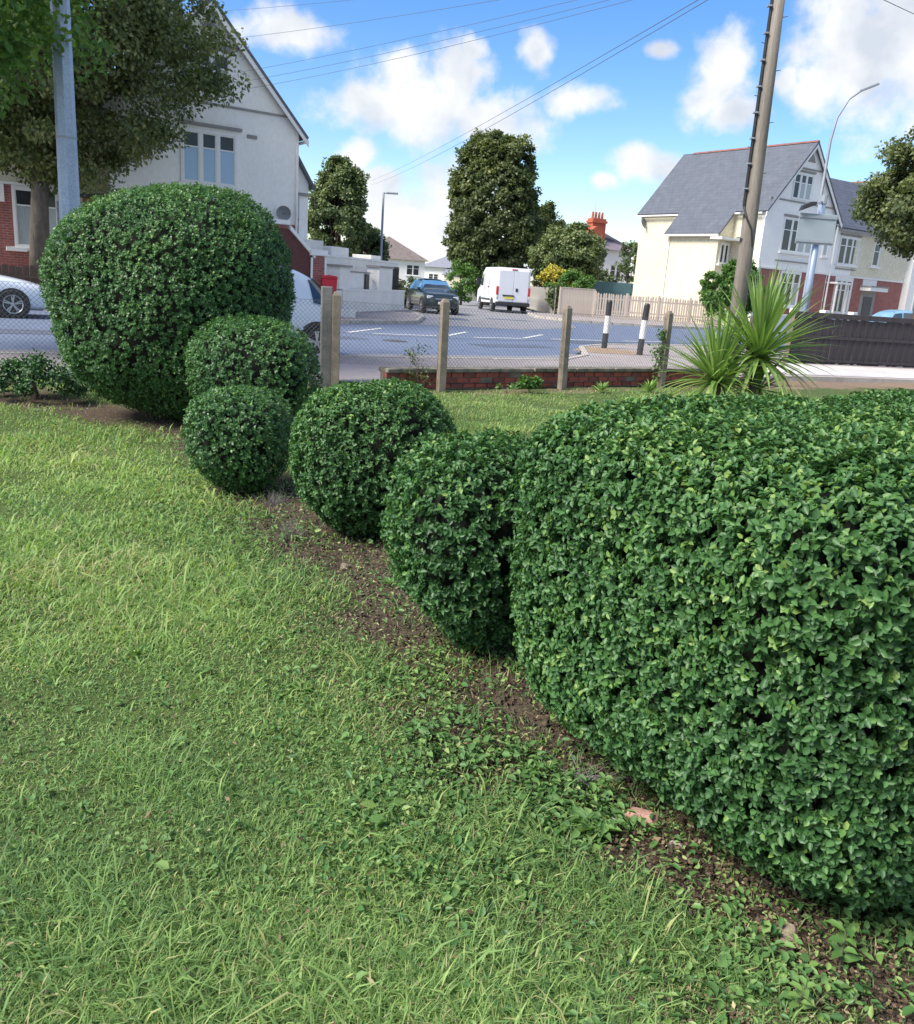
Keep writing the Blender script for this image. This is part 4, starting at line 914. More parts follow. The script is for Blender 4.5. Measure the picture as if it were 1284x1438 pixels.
# lean-to with the raised side door
MB().prism([(3.06, 0), (3.78, 0), (3.78, 4.75), (3.06, 5.85)], .8, 5.5).build('lean_to_wall', whitewall, h)
MB().slab([(3.0, .55, 6.05), (3.98, .55, 4.55), (3.98, 5.6, 4.55), (3.0, 5.6, 6.05)], .09).build('lean_to_roof', slate, h)
MB().box(3.12, 3.74, .72, .797, 4.25, 4.36).build('door_lintel', darktrim, h)
sdo = MB().box(3.14, 3.42, .76, .797, 2.75, 4.22).build('side_door', curtain, h); MB().tube((3.38, .73, 3.4), (3.38, .76, 3.4), .02, n=6).build('handle', blackm, sdo)
MB().box(3.06, 4.2, .25, .78, 0, 2.70).build('landing', gardenwhite, h)
# left wing
MB().box(-17, -3.403, .6, 6.5, 0, 6.2).build('wing_wall', creamwall, h)
MB().slab([(-17, .3, 6.25), (-3.3, .3, 6.25), (-3.3, 3.6, 9.5), (-17, 3.6, 9.5)], .1).build('wing_roof', slate_x, h)
MB().slab([(-17, 6.9, 6.25), (-3.3, 6.9, 6.25), (-3.3, 3.6, 9.5), (-17, 3.6, 9.5)], .1).build('wing_roof', slate_x, h)
for a_, b_ in ((-7.45, -6.15), (-4.15, -3.41), (-12, -9.4)): MB().box(a_, b_, .56, .597, 0, 3.55).build('brick_pier', housebrick, h)
MB().box(-6.15, -4.95, .565, .597, 0, 1.72).build('brick_apron', housebrick, h)
MB().box(-7.0, -6.45, .53, .562, 3.02, 3.553).build('quoin_block', trim, h)
window(h, -6.15, -4.95, 1.75, 3.45, .60, 2, .72, curtain, hood=False)
MB().box(-6.5, -5.9, .42, .555, 1.55, 1.68).build('sill_block', trim, h, bevel=.01)
MB().tube((-7.75, .5, .1), (-7.75, .5, 6.1), .06, n=6).build('downpipe', trim, h)
MB().box(-8.2, -7.9, .55, .597, 0, 3.4).build('door_surround', trim, h)
MB().box(-4.95, -4.15, .55, .597, .2, 3.2).build('door_surround', winglass_b, h)
MB().box(-4.6, -3.5, -.45, .597, 3.38, 3.50).build('door_canopy', blackm, h)
MB().box(-17, -3.41, .53, .597, 3.56, 3.64).build('string_course', trim, h)
window(h, -7.2, -5.3, 4.4, 5.7, .60, 3, .7, curtain)
# side steps wall
ss = thing('steps_wall', 'dark red brick balustrade with sloping white coping beside the white house', 'wall', (-6.5, 29.5, 0), math.atan2(2, 3.5))
MB().prism([(-.7, 0), (1.12, 0), (1.12, 2.12), (.42, 2.85), (-.7, 3.0)], 0, .24).build('brick_wall', mat('dark_brown_brick', (.11, .042, .038), (.075, .03, .028), 6, .9, .4, .01, fine=20), ss)
MB().add([(.36, -.09, 3.0), (.36, .33, 3.0), (1.28, .33, 2.12), (1.28, -.09, 2.12), (.36, -.09, 2.84), (.36, .33, 2.84), (1.24, .33, 1.98), (1.24, -.09, 1.98)], [(0, 1, 2, 3), (7, 6, 5, 4), (0, 4, 5, 1), (1, 5, 6, 2), (2, 6, 7, 3), (3, 7, 4, 0)]).build('sloping_coping', trim, ss, bevel=.02)
MB().box(-.75, .36, -.09, .33, 2.99, 3.14).build('coping', trim, ss, bevel=.02)
MB().box(1.16, 1.58, -.05, .37, 0, 2.08).build('pillar', housebrick, ss)
MB().box(1.06, 1.68, -.14, .46, 2.085, 2.28).build('pillar_cap', trim, ss, bevel=.03)
MB().box(1.59, 1.66, -.06, .02, 0, 2.02).build('gate_post', trim, ss); MB().box(1.10, 1.157, -.10, -.02, 0, 2.02).build('gate_post', trim, ss)
MB().box(1.62, 2.6, -.5, .2, 0, .40).build('bin_plinth', gardenwhite, ss)
# red wheelie bin
rb = thing('wheelie_bin', 'bright red bin with a wide lid standing before the white pillars', 'bin', (-4.93, 30.32, .40), R(12))
MB().add([(-.20, -.22, .06), (.20, -.22, .06), (.20, .22, .06), (-.20, .22, .06), (-.26, -.30, .96), (.26, -.30, .96), (.26, .30, .96), (-.26, .30, .96)], [(0, 3, 2, 1), (4, 5, 6, 7), (0, 1, 5, 4), (1, 2, 6, 5), (2, 3, 7, 6), (3, 0, 4, 7)]).build('bin_body', redbin, rb, bevel=.02)
MB().box(-.285, .285, -.33, .33, .965, 1.00).build('rim', redbin, rb, bevel=.008)
MB().prism([(-.27, 1.003), (.27, 1.003), (.24, 1.06), (.0, 1.085), (-.24, 1.06)], -.33, .31).build('lid', redbin, rb, bevel=.01)
for s_ in (-.2, .2): MB().tube((s_ - .03, .25, .1), (s_ + .03, .25, .1), .10, n=10).build('wheel', rubber, rb)
MB().tube((-.2, .36, .95), (.2, .36, .95), .018, n=6).build('handle', redbin, rb)
# white garden walls
ww = thing('garden_boundary_wall', 'low whitewashed corner wall with tall pillars and a black gate', 'wall', (-4.92, 33.74, 0), math.atan2(40.36 - 33.74, -3.16 + 4.92))
MB().box(-.1, 7.05, 0, .25, 0, .93).build('wall_body', gardenwhite, ww)
MB().box(-1.6, -.12, .02, .22, 0, .93).build('wall_body', gardenwhite, ww)
MB().box(-.14, 7.1, -.03, .28, .933, .99).build('coping', trim, ww)
for a_, b_, t_ in ((-.38, .62, 1.80), (3.7, 5.3, 1.90)):
    MB().box(a_, b_, .0 if a_ > 0 else .03, .55, .993, t_).build('pillar', gardenwhite, ww)
    MB().box(a_ - .06, b_ + .06, -.05, .60, t_ + .003, t_ + .08).build('pillar_cap', darktrim, ww)
MB().box(1.0, 3.5, .35, .45, .993, 1.62).build('wall_infill', gardenwhite, ww); MB().box(.95, 3.55, .33, .47, 1.623, 1.68).build('infill_coping', darktrim, ww)
gt = MB().box(5.72, 6.40, .10, .14, 1.0, 1.95).build('black_gate', blackm, ww); MB().box(2.9, 3.3, .28, .33, .995, 1.6).build('post', blackm, ww)
for i in range(5): MB().box(5.74 + i * .14, 5.79 + i * .14, .07, .098, 1.0, 2.0).build('gate_bar', blackm, gt)
uw_ = thing('raised_wall', 'upper cream garden wall with a raised box behind the white pillars', 'wall', (-6.1, 35.6, 0), math.atan2(4.6, 1.5))
MB().box(0, 7.8, 0, .2, 0, 2.18).build('wall_body', gardenwhite, uw_); MB().box(-.05, 7.85, -.03, .23, 2.183, 2.26).build('coping', trim, uw_)
MB().box(1.3, 2.9, .25, 1.8, 0, 2.62).build('raised_box', gardenwhite, uw_, bevel=.02); MB().box(5.2, 6.3, .25, 1.2, 0, 2.45).build('raised_box', gardenwhite, uw_, bevel=.02)
# low brown fence in front of left terrace
lf_ = thing('low_fence', 'dark brown low board fence behind the white car at the left edge', 'fence', (-17, 23.0, .12), R(32))
for i in range(34): MB().box(i * .18, i * .18 + .165, -.012, .012, 0, 1.02 + random.uniform(-.03, .05)).build('board', mat('dark_brown_boards', (.10, .065, .05), (.06, .045, .035), 5, .9), lf_)
MB().box(0, 6.1, -.05, -.013, .7, .78).build('rail', _mc['dark_brown_boards'], lf_)

# far houses
def far_house(name, label, x, y, rz, W_, D_, ez, rz_top, wall, roof, hip=True, wins=()):
    t_ = thing(name, label, 'house', (x, y, 0), rz)
    MB().box(0, W_, 0, D_, 0, ez).build('wall', wall, t_)
    o_ = .5; k = D_ * .5 if hip else 0
    e = [(-o_, -o_, ez), (W_ + o_, -o_, ez), (W_ + o_, D_ + o_, ez), (-o_, D_ + o_, ez)]; r1 = (k, D_ / 2, rz_top); r2 = (W_ - k, D_ / 2, rz_top)
    if abs(r1[0] - r2[0]) < .1: r2 = (r1[0] + .1, r2[1], r2[2])
    MB().add(e + [r1, r2], [(0, 1, 5, 4), (1, 2, 5), (2, 3, 4, 5), (3, 0, 4), (3, 2, 1, 0)]).build('roof', roof, t_)
    for a_, b_, z0, z1 in wins: window(t_, a_, b_, z0, z1, 0, 2, .66, winglass, hood=False)
    return t_
far_house('hipped_house', 'distant white house with a brown hipped roof behind the white walls', -15.5, 120, R(14), 9.0, 9.0, 3.85, 6.9, whitewall, browntile, True, ((6.5, 8.2, 1.9, 3.2),))
fh = far_house('hipped_house', 'very distant pale house with a grey roof seen over the dark car', -9.0, 155, R(0), 11.0, 9, 3.6, 5.9, whitewall, greytile, True, ((1.2, 2.8, 1.2, 2.4),))
MB().slab([(3.5, -2.0, 2.4), (8.2, -2.0, 2.4), (7.4, 0, 3.6), (4.3, 0, 3.6)], .1).build('porch_roof', greytile, fh); MB().box(3.9, 7.8, -1.8, -.01, 0, 2.35).build('porch_wall', creamwall, fh)
ch = far_house('chimney_house', 'white house with a red brick chimney stack beyond the round tree', 10.8, 84, R(24), 4.6, 7, 5.35, 7.1, whitewall, mat('purple_grey_slates', (.17, .14, .16), (.12, .105, .125), 3, .8, .3, .01, fine=10), True, ((2.4, 3.6, 2.6, 4.0),))
MB().prism([(-1.6, 4.6), (1.4, 4.9), (1.3, 6.9), (.6, 7.4), (-1.6, 5.8)], .3, 3.0).build('red_gable', mat('orange_red_brick', (.42, .11, .06), (.33, .085, .05), 4, .9), ch)
chm = MB().box(.55, 2.0, 1.0, 2.0, 5.5, 8.15).build('chimney', _mc['orange_red_brick'], ch)
MB().box(.45, 2.1, .9, 2.1, 7.75, 7.95).build('chimney_band', _mc['orange_red_brick'], chm)
for i in range(4): MB().tube((.75 + i * .35, 1.5, 8.15), (.75 + i * .35, 1.5, 8.75), .13, .10, 8).build('chimney_pot', _mc['orange_red_brick'], chm)
MB().tube((1.3, 2.05, 8.0), (1.3, 2.05, 9.7), .02, n=4).build('aerial', lampgrey, ch)

# ------------------------------------------------------------------ trees and far shrubs
def tree(name, label, cat, loc, trunk_h, tr, cz, rad, nclump, per, lsz, m, seed, lean=(0, 0), shape=None, group=None, clr=.22, limbs=9, barkm=None, hi=False, vshift=0., shell=.55, trunk_top=None):
    r = np.random.default_rng(seed); root = thing(name, label, cat, (*loc, 0), 0, group); rad = np.array(rad)
    d = unit(r.normal(size=(nclump, 3))); rr = r.uniform(shell, 1, nclump) ** .7
    cpos = d * rad * rr[:, None]
    h_ = (cpos[:, 2] / rad[2] + 1) / 2
    if shape: s_ = interp(h_, shape); cpos[:, 0] *= s_; cpos[:, 1] *= s_
    wv = wob(seed, 1.4 / rad.mean() * 2); cpos *= (1 + .09 * wv(cpos))[:, None]
    ctr = np.array([lean[0], lean[1], cz]); cl_r = rad.mean() * clr * r.uniform(.6, 1.3, nclump)
    idx = np.repeat(np.arange(nclump), per); n = len(idx)
    off = unit(r.normal(size=(n, 3))) * (r.random(n) ** .5)[:, None] * cl_r[idx][:, None] * np.array([1.05, 1.05, .8])
    P = cpos[idx] + off + ctr
    out = unit(off + cpos[idx] * .25); A = unit(r.normal(size=(n, 3)) + out * .5 + np.array([0, 0, -.5])); Nn = unit(out + np.array([0, 0, .5]) + r.normal(size=(n, 3)) * .55)
    v = np.clip(r.normal(.42, .15, n) + vshift + (r.normal(0, .09, nclump))[idx] + .07 * off[:, 2] / cl_r[idx] + (np.clip(h_, 0, 1)[idx] - .5) * .12, 0, 1)
    k = P[:, 2] > .12; P, A, Nn, v = P[k], A[k], Nn[k], v[k]
    leaves('foliage', P, A, Nn, lsz * r.uniform(.7, 1.25, len(P)), lsz * .7, v, m, root, hi)
    bmk = barkm or bark; tt = trunk_top or cz + rad[2] * .3
    pts = [Vector((0, 0, -.1)), Vector((lean[0] * .2 + .03, lean[1] * .2, tt * .33)), Vector((lean[0] * .6, lean[1] * .6, tt * .66)), Vector((lean[0], lean[1], tt))]
    MB().path(pts, [tr * 1.25, tr * .92, tr * .7, tr * .25], 12).build('trunk', bmk, root, smooth=True)
    bm_ = MB()
    for i in range(limbs):
        c_ = Vector(cpos[r.integers(nclump)] * .85 + ctr); s0_ = pts[1].lerp(pts[3], r.uniform(.15, .85)); md = s0_.lerp(c_, .5) + Vector((0, 0, -.15 * rad[2] * .5))
        bm_.path([s0_, md, c_], [tr * .38, tr * .22, tr * .07], 6)
    if limbs: bm_.build('limbs', bmk, root, smooth=True)
    return root
tree('lime_tree', 'big dark lime tree with a thick trunk before the left terrace', 'tree', (-13.35, 27.0), 3, .27, 8.0, (4.65, 4.2, 4.4), 420, 300, .135, lime_l, 61, lean=(.75, 0), clr=.155, shell=.35, shape=[(0, .55), (.2, .82), (.42, 1.08), (.6, .98), (.8, .85), (1, .6)], limbs=14, barkm=limebark, vshift=.20)
tree('street_tree', 'nearest tree, its leaves hanging over the top left corner by the lamp column', 'tree', (-9.2, 12.2), 3, .25, 5.9, (3.35, 2.6, 3.0), 190, 200, .11, bright_l, 62, lean=(.85, 0), clr=.17, limbs=9, vshift=.16, hi=True)
tree('columnar_tree', 'tall dense dark tree directly behind the white van', 'tree', (1.15, 64), 2, .3, 6.3, (3.0, 2.9, 5.35), 760, 130, .23, lime_l, 63, shape=[(0, 1.0), (.15, 1.1), (.4, 1.06), (.7, 1.03), (.85, 1.05), (1, 1.1)], clr=.115, vshift=.0, limbs=0, shell=.62)
tree('street_tree', 'upright green tree behind the steps of the left white house', 'tree', (-7.1, 46), 2, .2, 4.7, (1.5, 1.4, 2.5), 190, 170, .16, dark_l, 64, shape=[(0, .9), (.5, 1.05), (.8, .9), (1, .55)], clr=.2, vshift=.22)
tree('street_tree', 'smaller dark rounded tree just left of the distant street lamp', 'tree', (-5.75, 48.5), 1.5, .15, 2.9, (1.0, .9, 1.25), 100, 130, .15, dark_l, 65, clr=.24, limbs=5, vshift=.02)
tree('round_tree', 'broad round green tree right of the white van', 'tree', (6.1, 59), 1.5, .25, 3.6, (2.45, 2.2, 2.0), 220, 170, .19, dark_l, 66, clr=.2, vshift=.30)
tree('loose_tree', 'pale loose tree rising behind the broad round tree', 'tree', (5.3, 69), 2, .25, 4.9, (1.9, 1.8, 2.9), 150, 130, .2, lime_l, 67, shape=[(0, 1.1), (.5, 1), (1, .35)], clr=.2, vshift=.10)
tree('green_shrub', 'bright green shrub below the round tree at the fence corner', 'shrub', (6.0, 53.5), .8, .08, 1.75, (1.35, .9, .95), 70, 90, .14, bright_l, 68, clr=.25, limbs=4)
tree('green_shrub', 'drooping green shrub at the left end of the pale corner panel', 'shrub', (4.75, 50.6), .5, .05, 1.0, (.40, .4, .75), 24, 70, .12, dark_l, 69, clr=.4, limbs=3, vshift=.1)
tree('flowering_shrub', 'yellow flowering shrub just right of the white van', 'shrub', (5.25, 55.6), .8, .07, 2.0, (1.15, .7, .85), 60, 110, .15, yellow_l, 70, clr=.28, limbs=4)
tree('low_hedge_shrub', 'dark green hedge shrub left of the dark car', 'shrub', (-3.6, 46.2), .5, .06, .95, (1.0, .7, .75), 40, 80, .12, dark_l, 71, clr=.3, limbs=3)
tree('garden_bush', 'leafy bush behind the pickets, both sides of the wooden pole', 'shrub', (13.9, 47.3), 1, .1, 2.15, (1.6, 1.0, 1.5), 120, 130, .17, bright_l, 72, clr=.22, limbs=6, vshift=.02)
tree('edge_tree', 'round tree cut by the right edge of the picture', 'tree', (15.9, 31.5), 3, .22, 5.45, (2.75, 2.4, 1.9), 240, 210, .14, lime_l, 73, clr=.19, vshift=.04)
tree('garden_tree', 'small tree between the chimney house and the cream house', 'tree', (14.2, 82), 2, .15, 4.2, (1.1, 1, 2.0), 40, 60, .22, dark_l, 74, clr=.3, limbs=4, vshift=.1)
tree('garden_tree', 'low grey-green shrub in front of the chimney house', 'tree', (11.3, 78), 1.2, .12, 2.3, (1.2, 1, 1.1), 40, 60, .2, dark_l, 75, clr=.3, limbs=4, vshift=.05)
tree('low_hedge_shrub', 'pale yellow-green bush left of the white van', 'shrub', (-.75, 60), .8, .08, 1.6, (1.1, .8, 1.3), 50, 70, .16, bright_l, 76, clr=.28, limbs=3, vshift=.1)
tree('ivy_mound', 'dark ivy tangle at the left foot of the huge bush', 'shrub', (-4.75, 9.35), .3, .03, .20, (.62, .45, .24), 60, 70, .045, privet, 77, clr=.3, limbs=4, vshift=-.30, hi=True)
tree('wall_weed', 'bright green clump at the foot of the brick wall', 'plant', (.95, 13.05), .2, .01, .10, (.20, .16, .12), 16, 26, .075, bright_l, 78, clr=.5, limbs=0, hi=True)
tree('wall_weed', 'pale scrubby weed left of the bright clump by the brick wall', 'plant', (.60, 12.75), .2, .01, .06, (.20, .14, .09), 14, 24, .05, weed_m, 79, clr=.5, limbs=0, vshift=.2)
tree('ferny_weed', 'thin feathery weed growing up beside the second concrete post', 'plant', (-.72, 12.42), .4, .006, .36, (.24, .10, .34), 20, 22, .035, lime_l, 80, clr=.45, limbs=8, vshift=.15)
tree('climbing_weed', 'leafy climber hanging on the rightmost concrete post', 'plant', (3.36, 15.34), .4, .006, .62, (.08, .08, .5), 14, 18, .06, bright_l, 81, clr=.5, limbs=3)
for i, (wx, wy, ws, lab) in enumerate([(2.15, 13.6, .10, 'small grassy tuft at the brick wall between the right posts'), (2.5, 12.2, .11, 'tuft of weeds in the back lawn behind the big hedge'), (3.0, 14.1, .12, 'pale green tuft near the rightmost concrete post')]):
    rosette('wall_tuft', lab, 'weed', (wx, wy), 26, ws * 2, .14, grass_m, 1.6, 50 + i, 'weeds at the brick wall', .6)
grass_b = None

# ------------------------------------------------------------------ cordyline
def cordyline(loc):
    root = thing('cordyline', 'spiky cordyline palm with two heads standing behind the big hedge', 'plant', (*loc, 0))
    r = np.random.default_rng(4); nn = 0
    heads = [((0.0, 0, .80), 1.25, 190), ((-.62, -.15, .42), 1.08, 130), ((.12, .15, .3), .7, 40)]
    allv = []
    for (hx, hy, hz), Lf, cnt in heads:
        if hz > .25: MB().path([(hx * .5, hy * .5, -.05), (hx * .9, hy, hz * .5), (hx, hy, hz + .08)], [.07, .062, .05], 9).build('stem', bark, root, smooth=True)
        for i in range(cnt):
            an = i * 2.39996 + r.normal(0, .15); t_ = (i + .5) / cnt; elv = R(86 - 112 * t_ ** 1.15 + r.normal(0, 5)); ln = Lf * (1.12 - .22 * t_) * r.uniform(.82, 1.06)
            droop = .10 + .35 * t_ * r.uniform(.5, 1.3); m_ = MB(); K = 6; vs = []
            c0 = Vector((hx, hy, hz)); w0 = .062 * r.uniform(.85, 1.15)
            hd = Vector((math.cos(an), math.sin(an), 0)); sd_ = Vector((-math.sin(an), math.cos(an), 0))
            p = c0 + hd * .03; e_ = elv
            for k_ in range(K + 1):
                f = k_ / K; wv = w0 * (.55 + 1.2 * f if f < .35 else .97 * (1 - ((f - .35) / .65) ** 1.6)) + .0008
                nrm_ = (sd_.cross(hd * math.cos(e_) + Vector((0, 0, math.sin(e_))))).normalized()
                vs += [p - sd_ * wv * .5 - nrm_ * wv * .18, p, p + sd_ * wv * .5 - nrm_ * wv * .18]
                p = p + (hd * math.cos(e_) + Vector((0, 0, math.sin(e_)))) * ln / K; e_ -= droop / K * (1 + 2 * f)
            fs = []
            for k_ in range(K):
                b = k_ * 3; fs += [(b, b + 1, b + 4, b + 3), (b + 1, b + 2, b + 5, b + 4)]
            o = m_.add(vs, fs).build('leaf', cord_l, root); a_ = o.data.attributes.new('v', 'FLOAT', 'FACE')
            vv = float(np.clip(r.normal(.45, .14) + (.5 if t_ > .88 and r.random() < .6 else 0), 0, 1)); a_.data.foreach_set('value', [vv] * len(fs))
    return root
cordyline((4.32, 13.0))

# ------------------------------------------------------------------ vehicles
def wheel(par, x, y, rad, wd, side, spokes=5, hub=chrome):
    t_ = MB()
    n = 28; prof = [(rad * .66, -wd * .5), (rad * .93, -wd * .5), (rad, -wd * .36), (rad, wd * .36), (rad * .93, wd * .5), (rad * .66, wd * .5)]
    vs = []; fs = []
    for i in range(n):
        a_ = 2 * math.pi * i / n
        for r_, o_ in prof: vs.append((r_ * math.cos(a_), o_, r_ * math.sin(a_)))
    k = len(prof)
    for i in range(n):
        for j in range(k): fs.append((i * k + j, i * k + (j + 1) % k, ((i + 1) % n) * k + (j + 1) % k, ((i + 1) % n) * k + j))
    wo_ = MB().add(vs, fs).build('wheel', rubber, par, smooth=False); wo_.location = (x, y, rad)
    rm = MB(); yo = side * wd * .5
    for i in range(n):
        a0_, a1_ = 2 * math.pi * i / n, 2 * math.pi * (i + 1) / n
        rm.add([(rad * q * math.cos(a), yo - side * o_, rad * q * math.sin(a)) for a, q, o_ in ((a0_, .68, 0), (a1_, .68, 0), (a1_, .60, .02), (a0_, .60, .02))], [(0, 1, 2, 3)])
    for i in range(spokes):
        a_ = 2 * math.pi * i / spokes + .3
        for da in (-.13, .13):
            c_, s_ = math.cos(a_ + da), math.sin(a_ + da); c2_, s2__ = math.cos(a_ + da * .6), math.sin(a_ + da * .6); pw = rad * .045
            rm.add([(c_ * rad * .63 - s_ * pw, yo - side * .012, s_ * rad * .63 + c_ * pw), (c_ * rad * .63 + s_ * pw, yo - side * .012, s_ * rad * .63 - c_ * pw), (c2_ * rad * .1 + s2__ * pw, yo - side * .004, s2__ * rad * .1 - c2_ * pw), (c2_ * rad * .1 - s2__ * pw, yo - side * .004, s2__ * rad * .1 + c2_ * pw)], [(0, 1, 2, 3)])
    rm.tube((0, yo - side * .03, 0), (0, yo, 0), rad * .14, n=12); rm.build('rim', hub, wo_)
    bk = MB().tube((0, yo - side * .06, 0), (0, yo - side * .055, 0), rad * .66, n=24); bk.build('brake_shadow_disc', blackm, wo_)
    return wo_
def car(name, label, cat, loc, rz, st, paint, rad=.33, wb=(-1.3, 1.35), W2=.88, front_lamps=True, wd=.22, wx=None, trimc=blackm, glass=None, sidewin=None, wscreen=None, rscreen=None, plates=None, lampz=.68, tailz=.88, arch=1.16):
    """st: stations along x: (x, z_bottom, z_belt, z_top, half width, half width at top)"""
    root = thing(name, label, cat, (*loc, 0), rz, None); gm = glass or glassm
    rings = []
    for (x, zb, zl, zt, w1, w2) in st:
        rings.append([(x, 0, zb), (x, w1 * .86, zb), (x, w1 * .985, zb + .14), (x, w1, zb + (zl - zb) * .55), (x, w1 * .965, zl), (x, w2, zt - (zt - zl) * .12), (x, w2 * .80, zt), (x, 0, zt + .012)])
    vs = []; fs = []; n = 14
    for rg in rings:
        full = rg + [(p[0], -p[1], p[2]) for p in rg[-2:0:-1]]
        vs += full
    for i in range(len(rings) - 1):
        for j in range(n): fs.append((i * n + j, i * n + (j + 1) % n, (i + 1) * n + (j + 1) % n, (i + 1) * n + j))
    fs += [tuple(range(n)), tuple(range((len(rings) - 1) * n, len(rings) * n))]
    MB().add(vs, fs).build('body', paint, root, smooth=True, sub=2)
    def sx(arr, x): return np.interp(x, [s[0] for s in st], arr)
    Zl = [s[2] for s in st]; Zt = [s[3] for s in st]; W1 = [s[4] for s in st]; W2_ = [s[5] for s in st]
    # side glass
    for (xa, xb, fa, fb) in (sidewin or []):
        for sg in (1, -1):
            def pt(x, f):
                zl, zt, a_, b_ = sx(Zl, x), sx(Zt, x), sx(W1, x), sx(W2_, x); f_ = .10 + .72 * f
                return (x, sg * ((a_ * .965) * (1 - f_ / .88) + b_ * (f_ / .88) + .004), zl + (zt - zl) * f_)
            q = [pt(xa, 0), pt(xb, 0), pt(xb + fb, 1), pt(xa + fa, 1)]
            m_ = MB(); m_.add(q + [(x, y - sg * .03, z) for x, y, z in q], [(0, 1, 2, 3), (7, 6, 5, 4), (0, 4, 5, 1), (1, 5, 6, 2), (2, 6, 7, 3), (3, 7, 4, 0)]); m_.build('side_window', gm, root)
    for nm, scr in (('windscreen', wscreen), ('rear_window', rscreen)):
        if not scr: continue
        (x0, z0, w0), (x1, z1, w1_) = scr; dn = Vector((x1 - x0, 0, z1 - z0)).normalized(); nn_ = Vector((-dn.z, 0, dn.x)) if x0 < x1 else Vector((dn.z, 0, -dn.x))
        q = []; K = 6
        for zz, xx, w_ in ((z0, x0, w0), (z1, x1, w1_)):
            for i in range(K + 1):
                t_ = i / K * 2 - 1; q.append(Vector((xx - math.copysign(.06 * t_ * t_, x0), t_ * w_, zz)) + nn_ * 0)
        m_ = MB(); f_ = [(i, i + 1, K + 2 + i, K + 1 + i) for i in range(K)]; m_.add(q, f_)
        m_.add([p + Vector((-math.copysign(.04, x0), 0, -.02)) for p in q], f_); m_.build(nm, gm, root, smooth=True)
    for x_ in wb:
        for sg in (1, -1):
            a_ = MB(); yy = sg * (W2 - .012); a_.tube((x_, yy - sg * .1, rad), (x_, yy + sg * .006, rad), rad * arch, n=26); a_.build('wheel_arch', trimc, root)
            wheel(root, x_, sg * (W2 - wd * .5 + .012), rad, wd, sg)
    return root
# station sets
hatch_st = [(-1.76, .40, .70, .80, .60, .50), (-1.72, .28, .84, .94, .78, .60), (-1.62, .24, .94, 1.14, .86, .62), (-1.35, .22, .98, 1.46, .88, .62), (-.8, .20, .98, 1.68, .89, .67), (0, .20, .97, 1.69, .89, .68), (.6, .20, .95, 1.58, .89, .66), (1.05, .20, .92, 1.22, .88, .66), (1.35, .20, .90, 1.02, .87, .68), (1.85, .24, .82, .90, .82, .62), (2.05, .32, .66, .72, .66, .5)]
hc_ = car('parked_car', 'white hatchback whose tail shows between the huge bush and the concrete posts', 'car', (-4.30, 15.85), math.pi + R(34), hatch_st, whitepaint, rad=.33, wb=(-1.25, 1.3), W2=.885, sidewin=[(-1.52, -1.20, .20, .04), (-.60, .12, 0.1, 0), (.2, .95, 0, -.38)], wscreen=((1.22, 1.0, .66), (.55, 1.56, .56)), rscreen=((-1.69, 1.02, .78), (-1.33, 1.46, .64)))
for sg in (1, -1): MB().prism([(-1.73, .84), (-1.56, .92), (-1.50, 1.04), (-1.66, 1.02)], sg * .76 - .125, sg * .76 + .125).build('tail_lamp', redlamp, hc_, bevel=.02)
MB().box(-1.78, -1.74, -.26, .26, .62, .73).build('number_plate', mat('yellow_plate', (.75, .62, .08), (.7, .58, .07), 5, .5), hc_)
sal_st = [(2.25, .30, .56, .62, .60, .5), (2.18, .20, .66, .74, .80, .62), (1.9, .18, .76, .84, .88, .68), (1.35, .18, .86, .95, .90, .70), (.85, .18, .92, 1.02, .905, .68), (.25, .18, .94, 1.36, .91, .62), (-.3, .18, .95, 1.44, .91, .62), (-1.0, .18, .96, 1.40, .91, .60), (-1.6, .2, .96, 1.12, .90, .64), (-2.1, .24, .90, .98, .84, .62), (-2.3, .32, .7, .78, .66, .5)][::-1]
mc_ = car('parked_car', 'white saloon with star-spoked alloy wheel at the left edge across the road', 'car', (-12.62, 20.95), R(31), sal_st, whitepaint, rad=.335, wb=(-1.4, 1.38), W2=.905, sidewin=[(-1.25, -.55, .3, 0), (-.48, .3, 0, 0), (.38, .85, 0, -.38)], wscreen=((.98, 1.0, .66), (.30, 1.36, .54)), rscreen=((-1.7, 1.0, .62), (-1.15, 1.36, .52)), arch=1.13)
for sg in (1, -1): MB().box(2.02, 2.20, sg * .66 - .14, sg * .66 + .12, .56, .70).build('headlight', amber, mc_, bevel=.03)
MB().box(-1.3, 1.3, -.90, .90, .14, .22).build('side_skirt', blackm, mc_)
suv_st = [(2.1, .34, .62, .70, .60, .5), (2.02, .24, .78, .88, .80, .64), (1.7, .22, .92, 1.0, .87, .70), (1.2, .22, .98, 1.08, .88, .72), (.85, .22, 1.0, 1.15, .885, .70), (.25, .22, 1.02, 1.54, .89, .64), (-.4, .22, 1.02, 1.60, .89, .64), (-1.3, .22, 1.02, 1.56, .885, .62), (-1.75, .24, 1.0, 1.30, .86, .62), (-2.0, .28, .92, 1.02, .78, .6), (-2.1, .36, .72, .8, .62, .5)][::-1]
dc = car('moving_car', 'dark green-grey crossover car turning out of the side road', 'car', (-1.95, 43.2), math.atan2(-5.4, 1.75), suv_st, darkpaint, rad=.36, wb=(-1.3, 1.3), W2=.885, sidewin=[(-1.5, -.75, .25, 0), (-.68, .12, 0, 0), (.2, .85, 0, -.40)], wscreen=((.95, 1.08, .74), (.28, 1.54, .60)), rscreen=((-1.92, 1.06, .62), (-1.6, 1.42, .52)), glass=mat('blue_reflecting_glass', (.10, .24, .42), (.08, .18, .32), 1.5, .12, spec=.9))
for sg in (1, -1): MB().box(1.86, 2.04, sg * .62 - .16, sg * .62 + .12, .70, .84).build('headlight', amber, dc, bevel=.03)
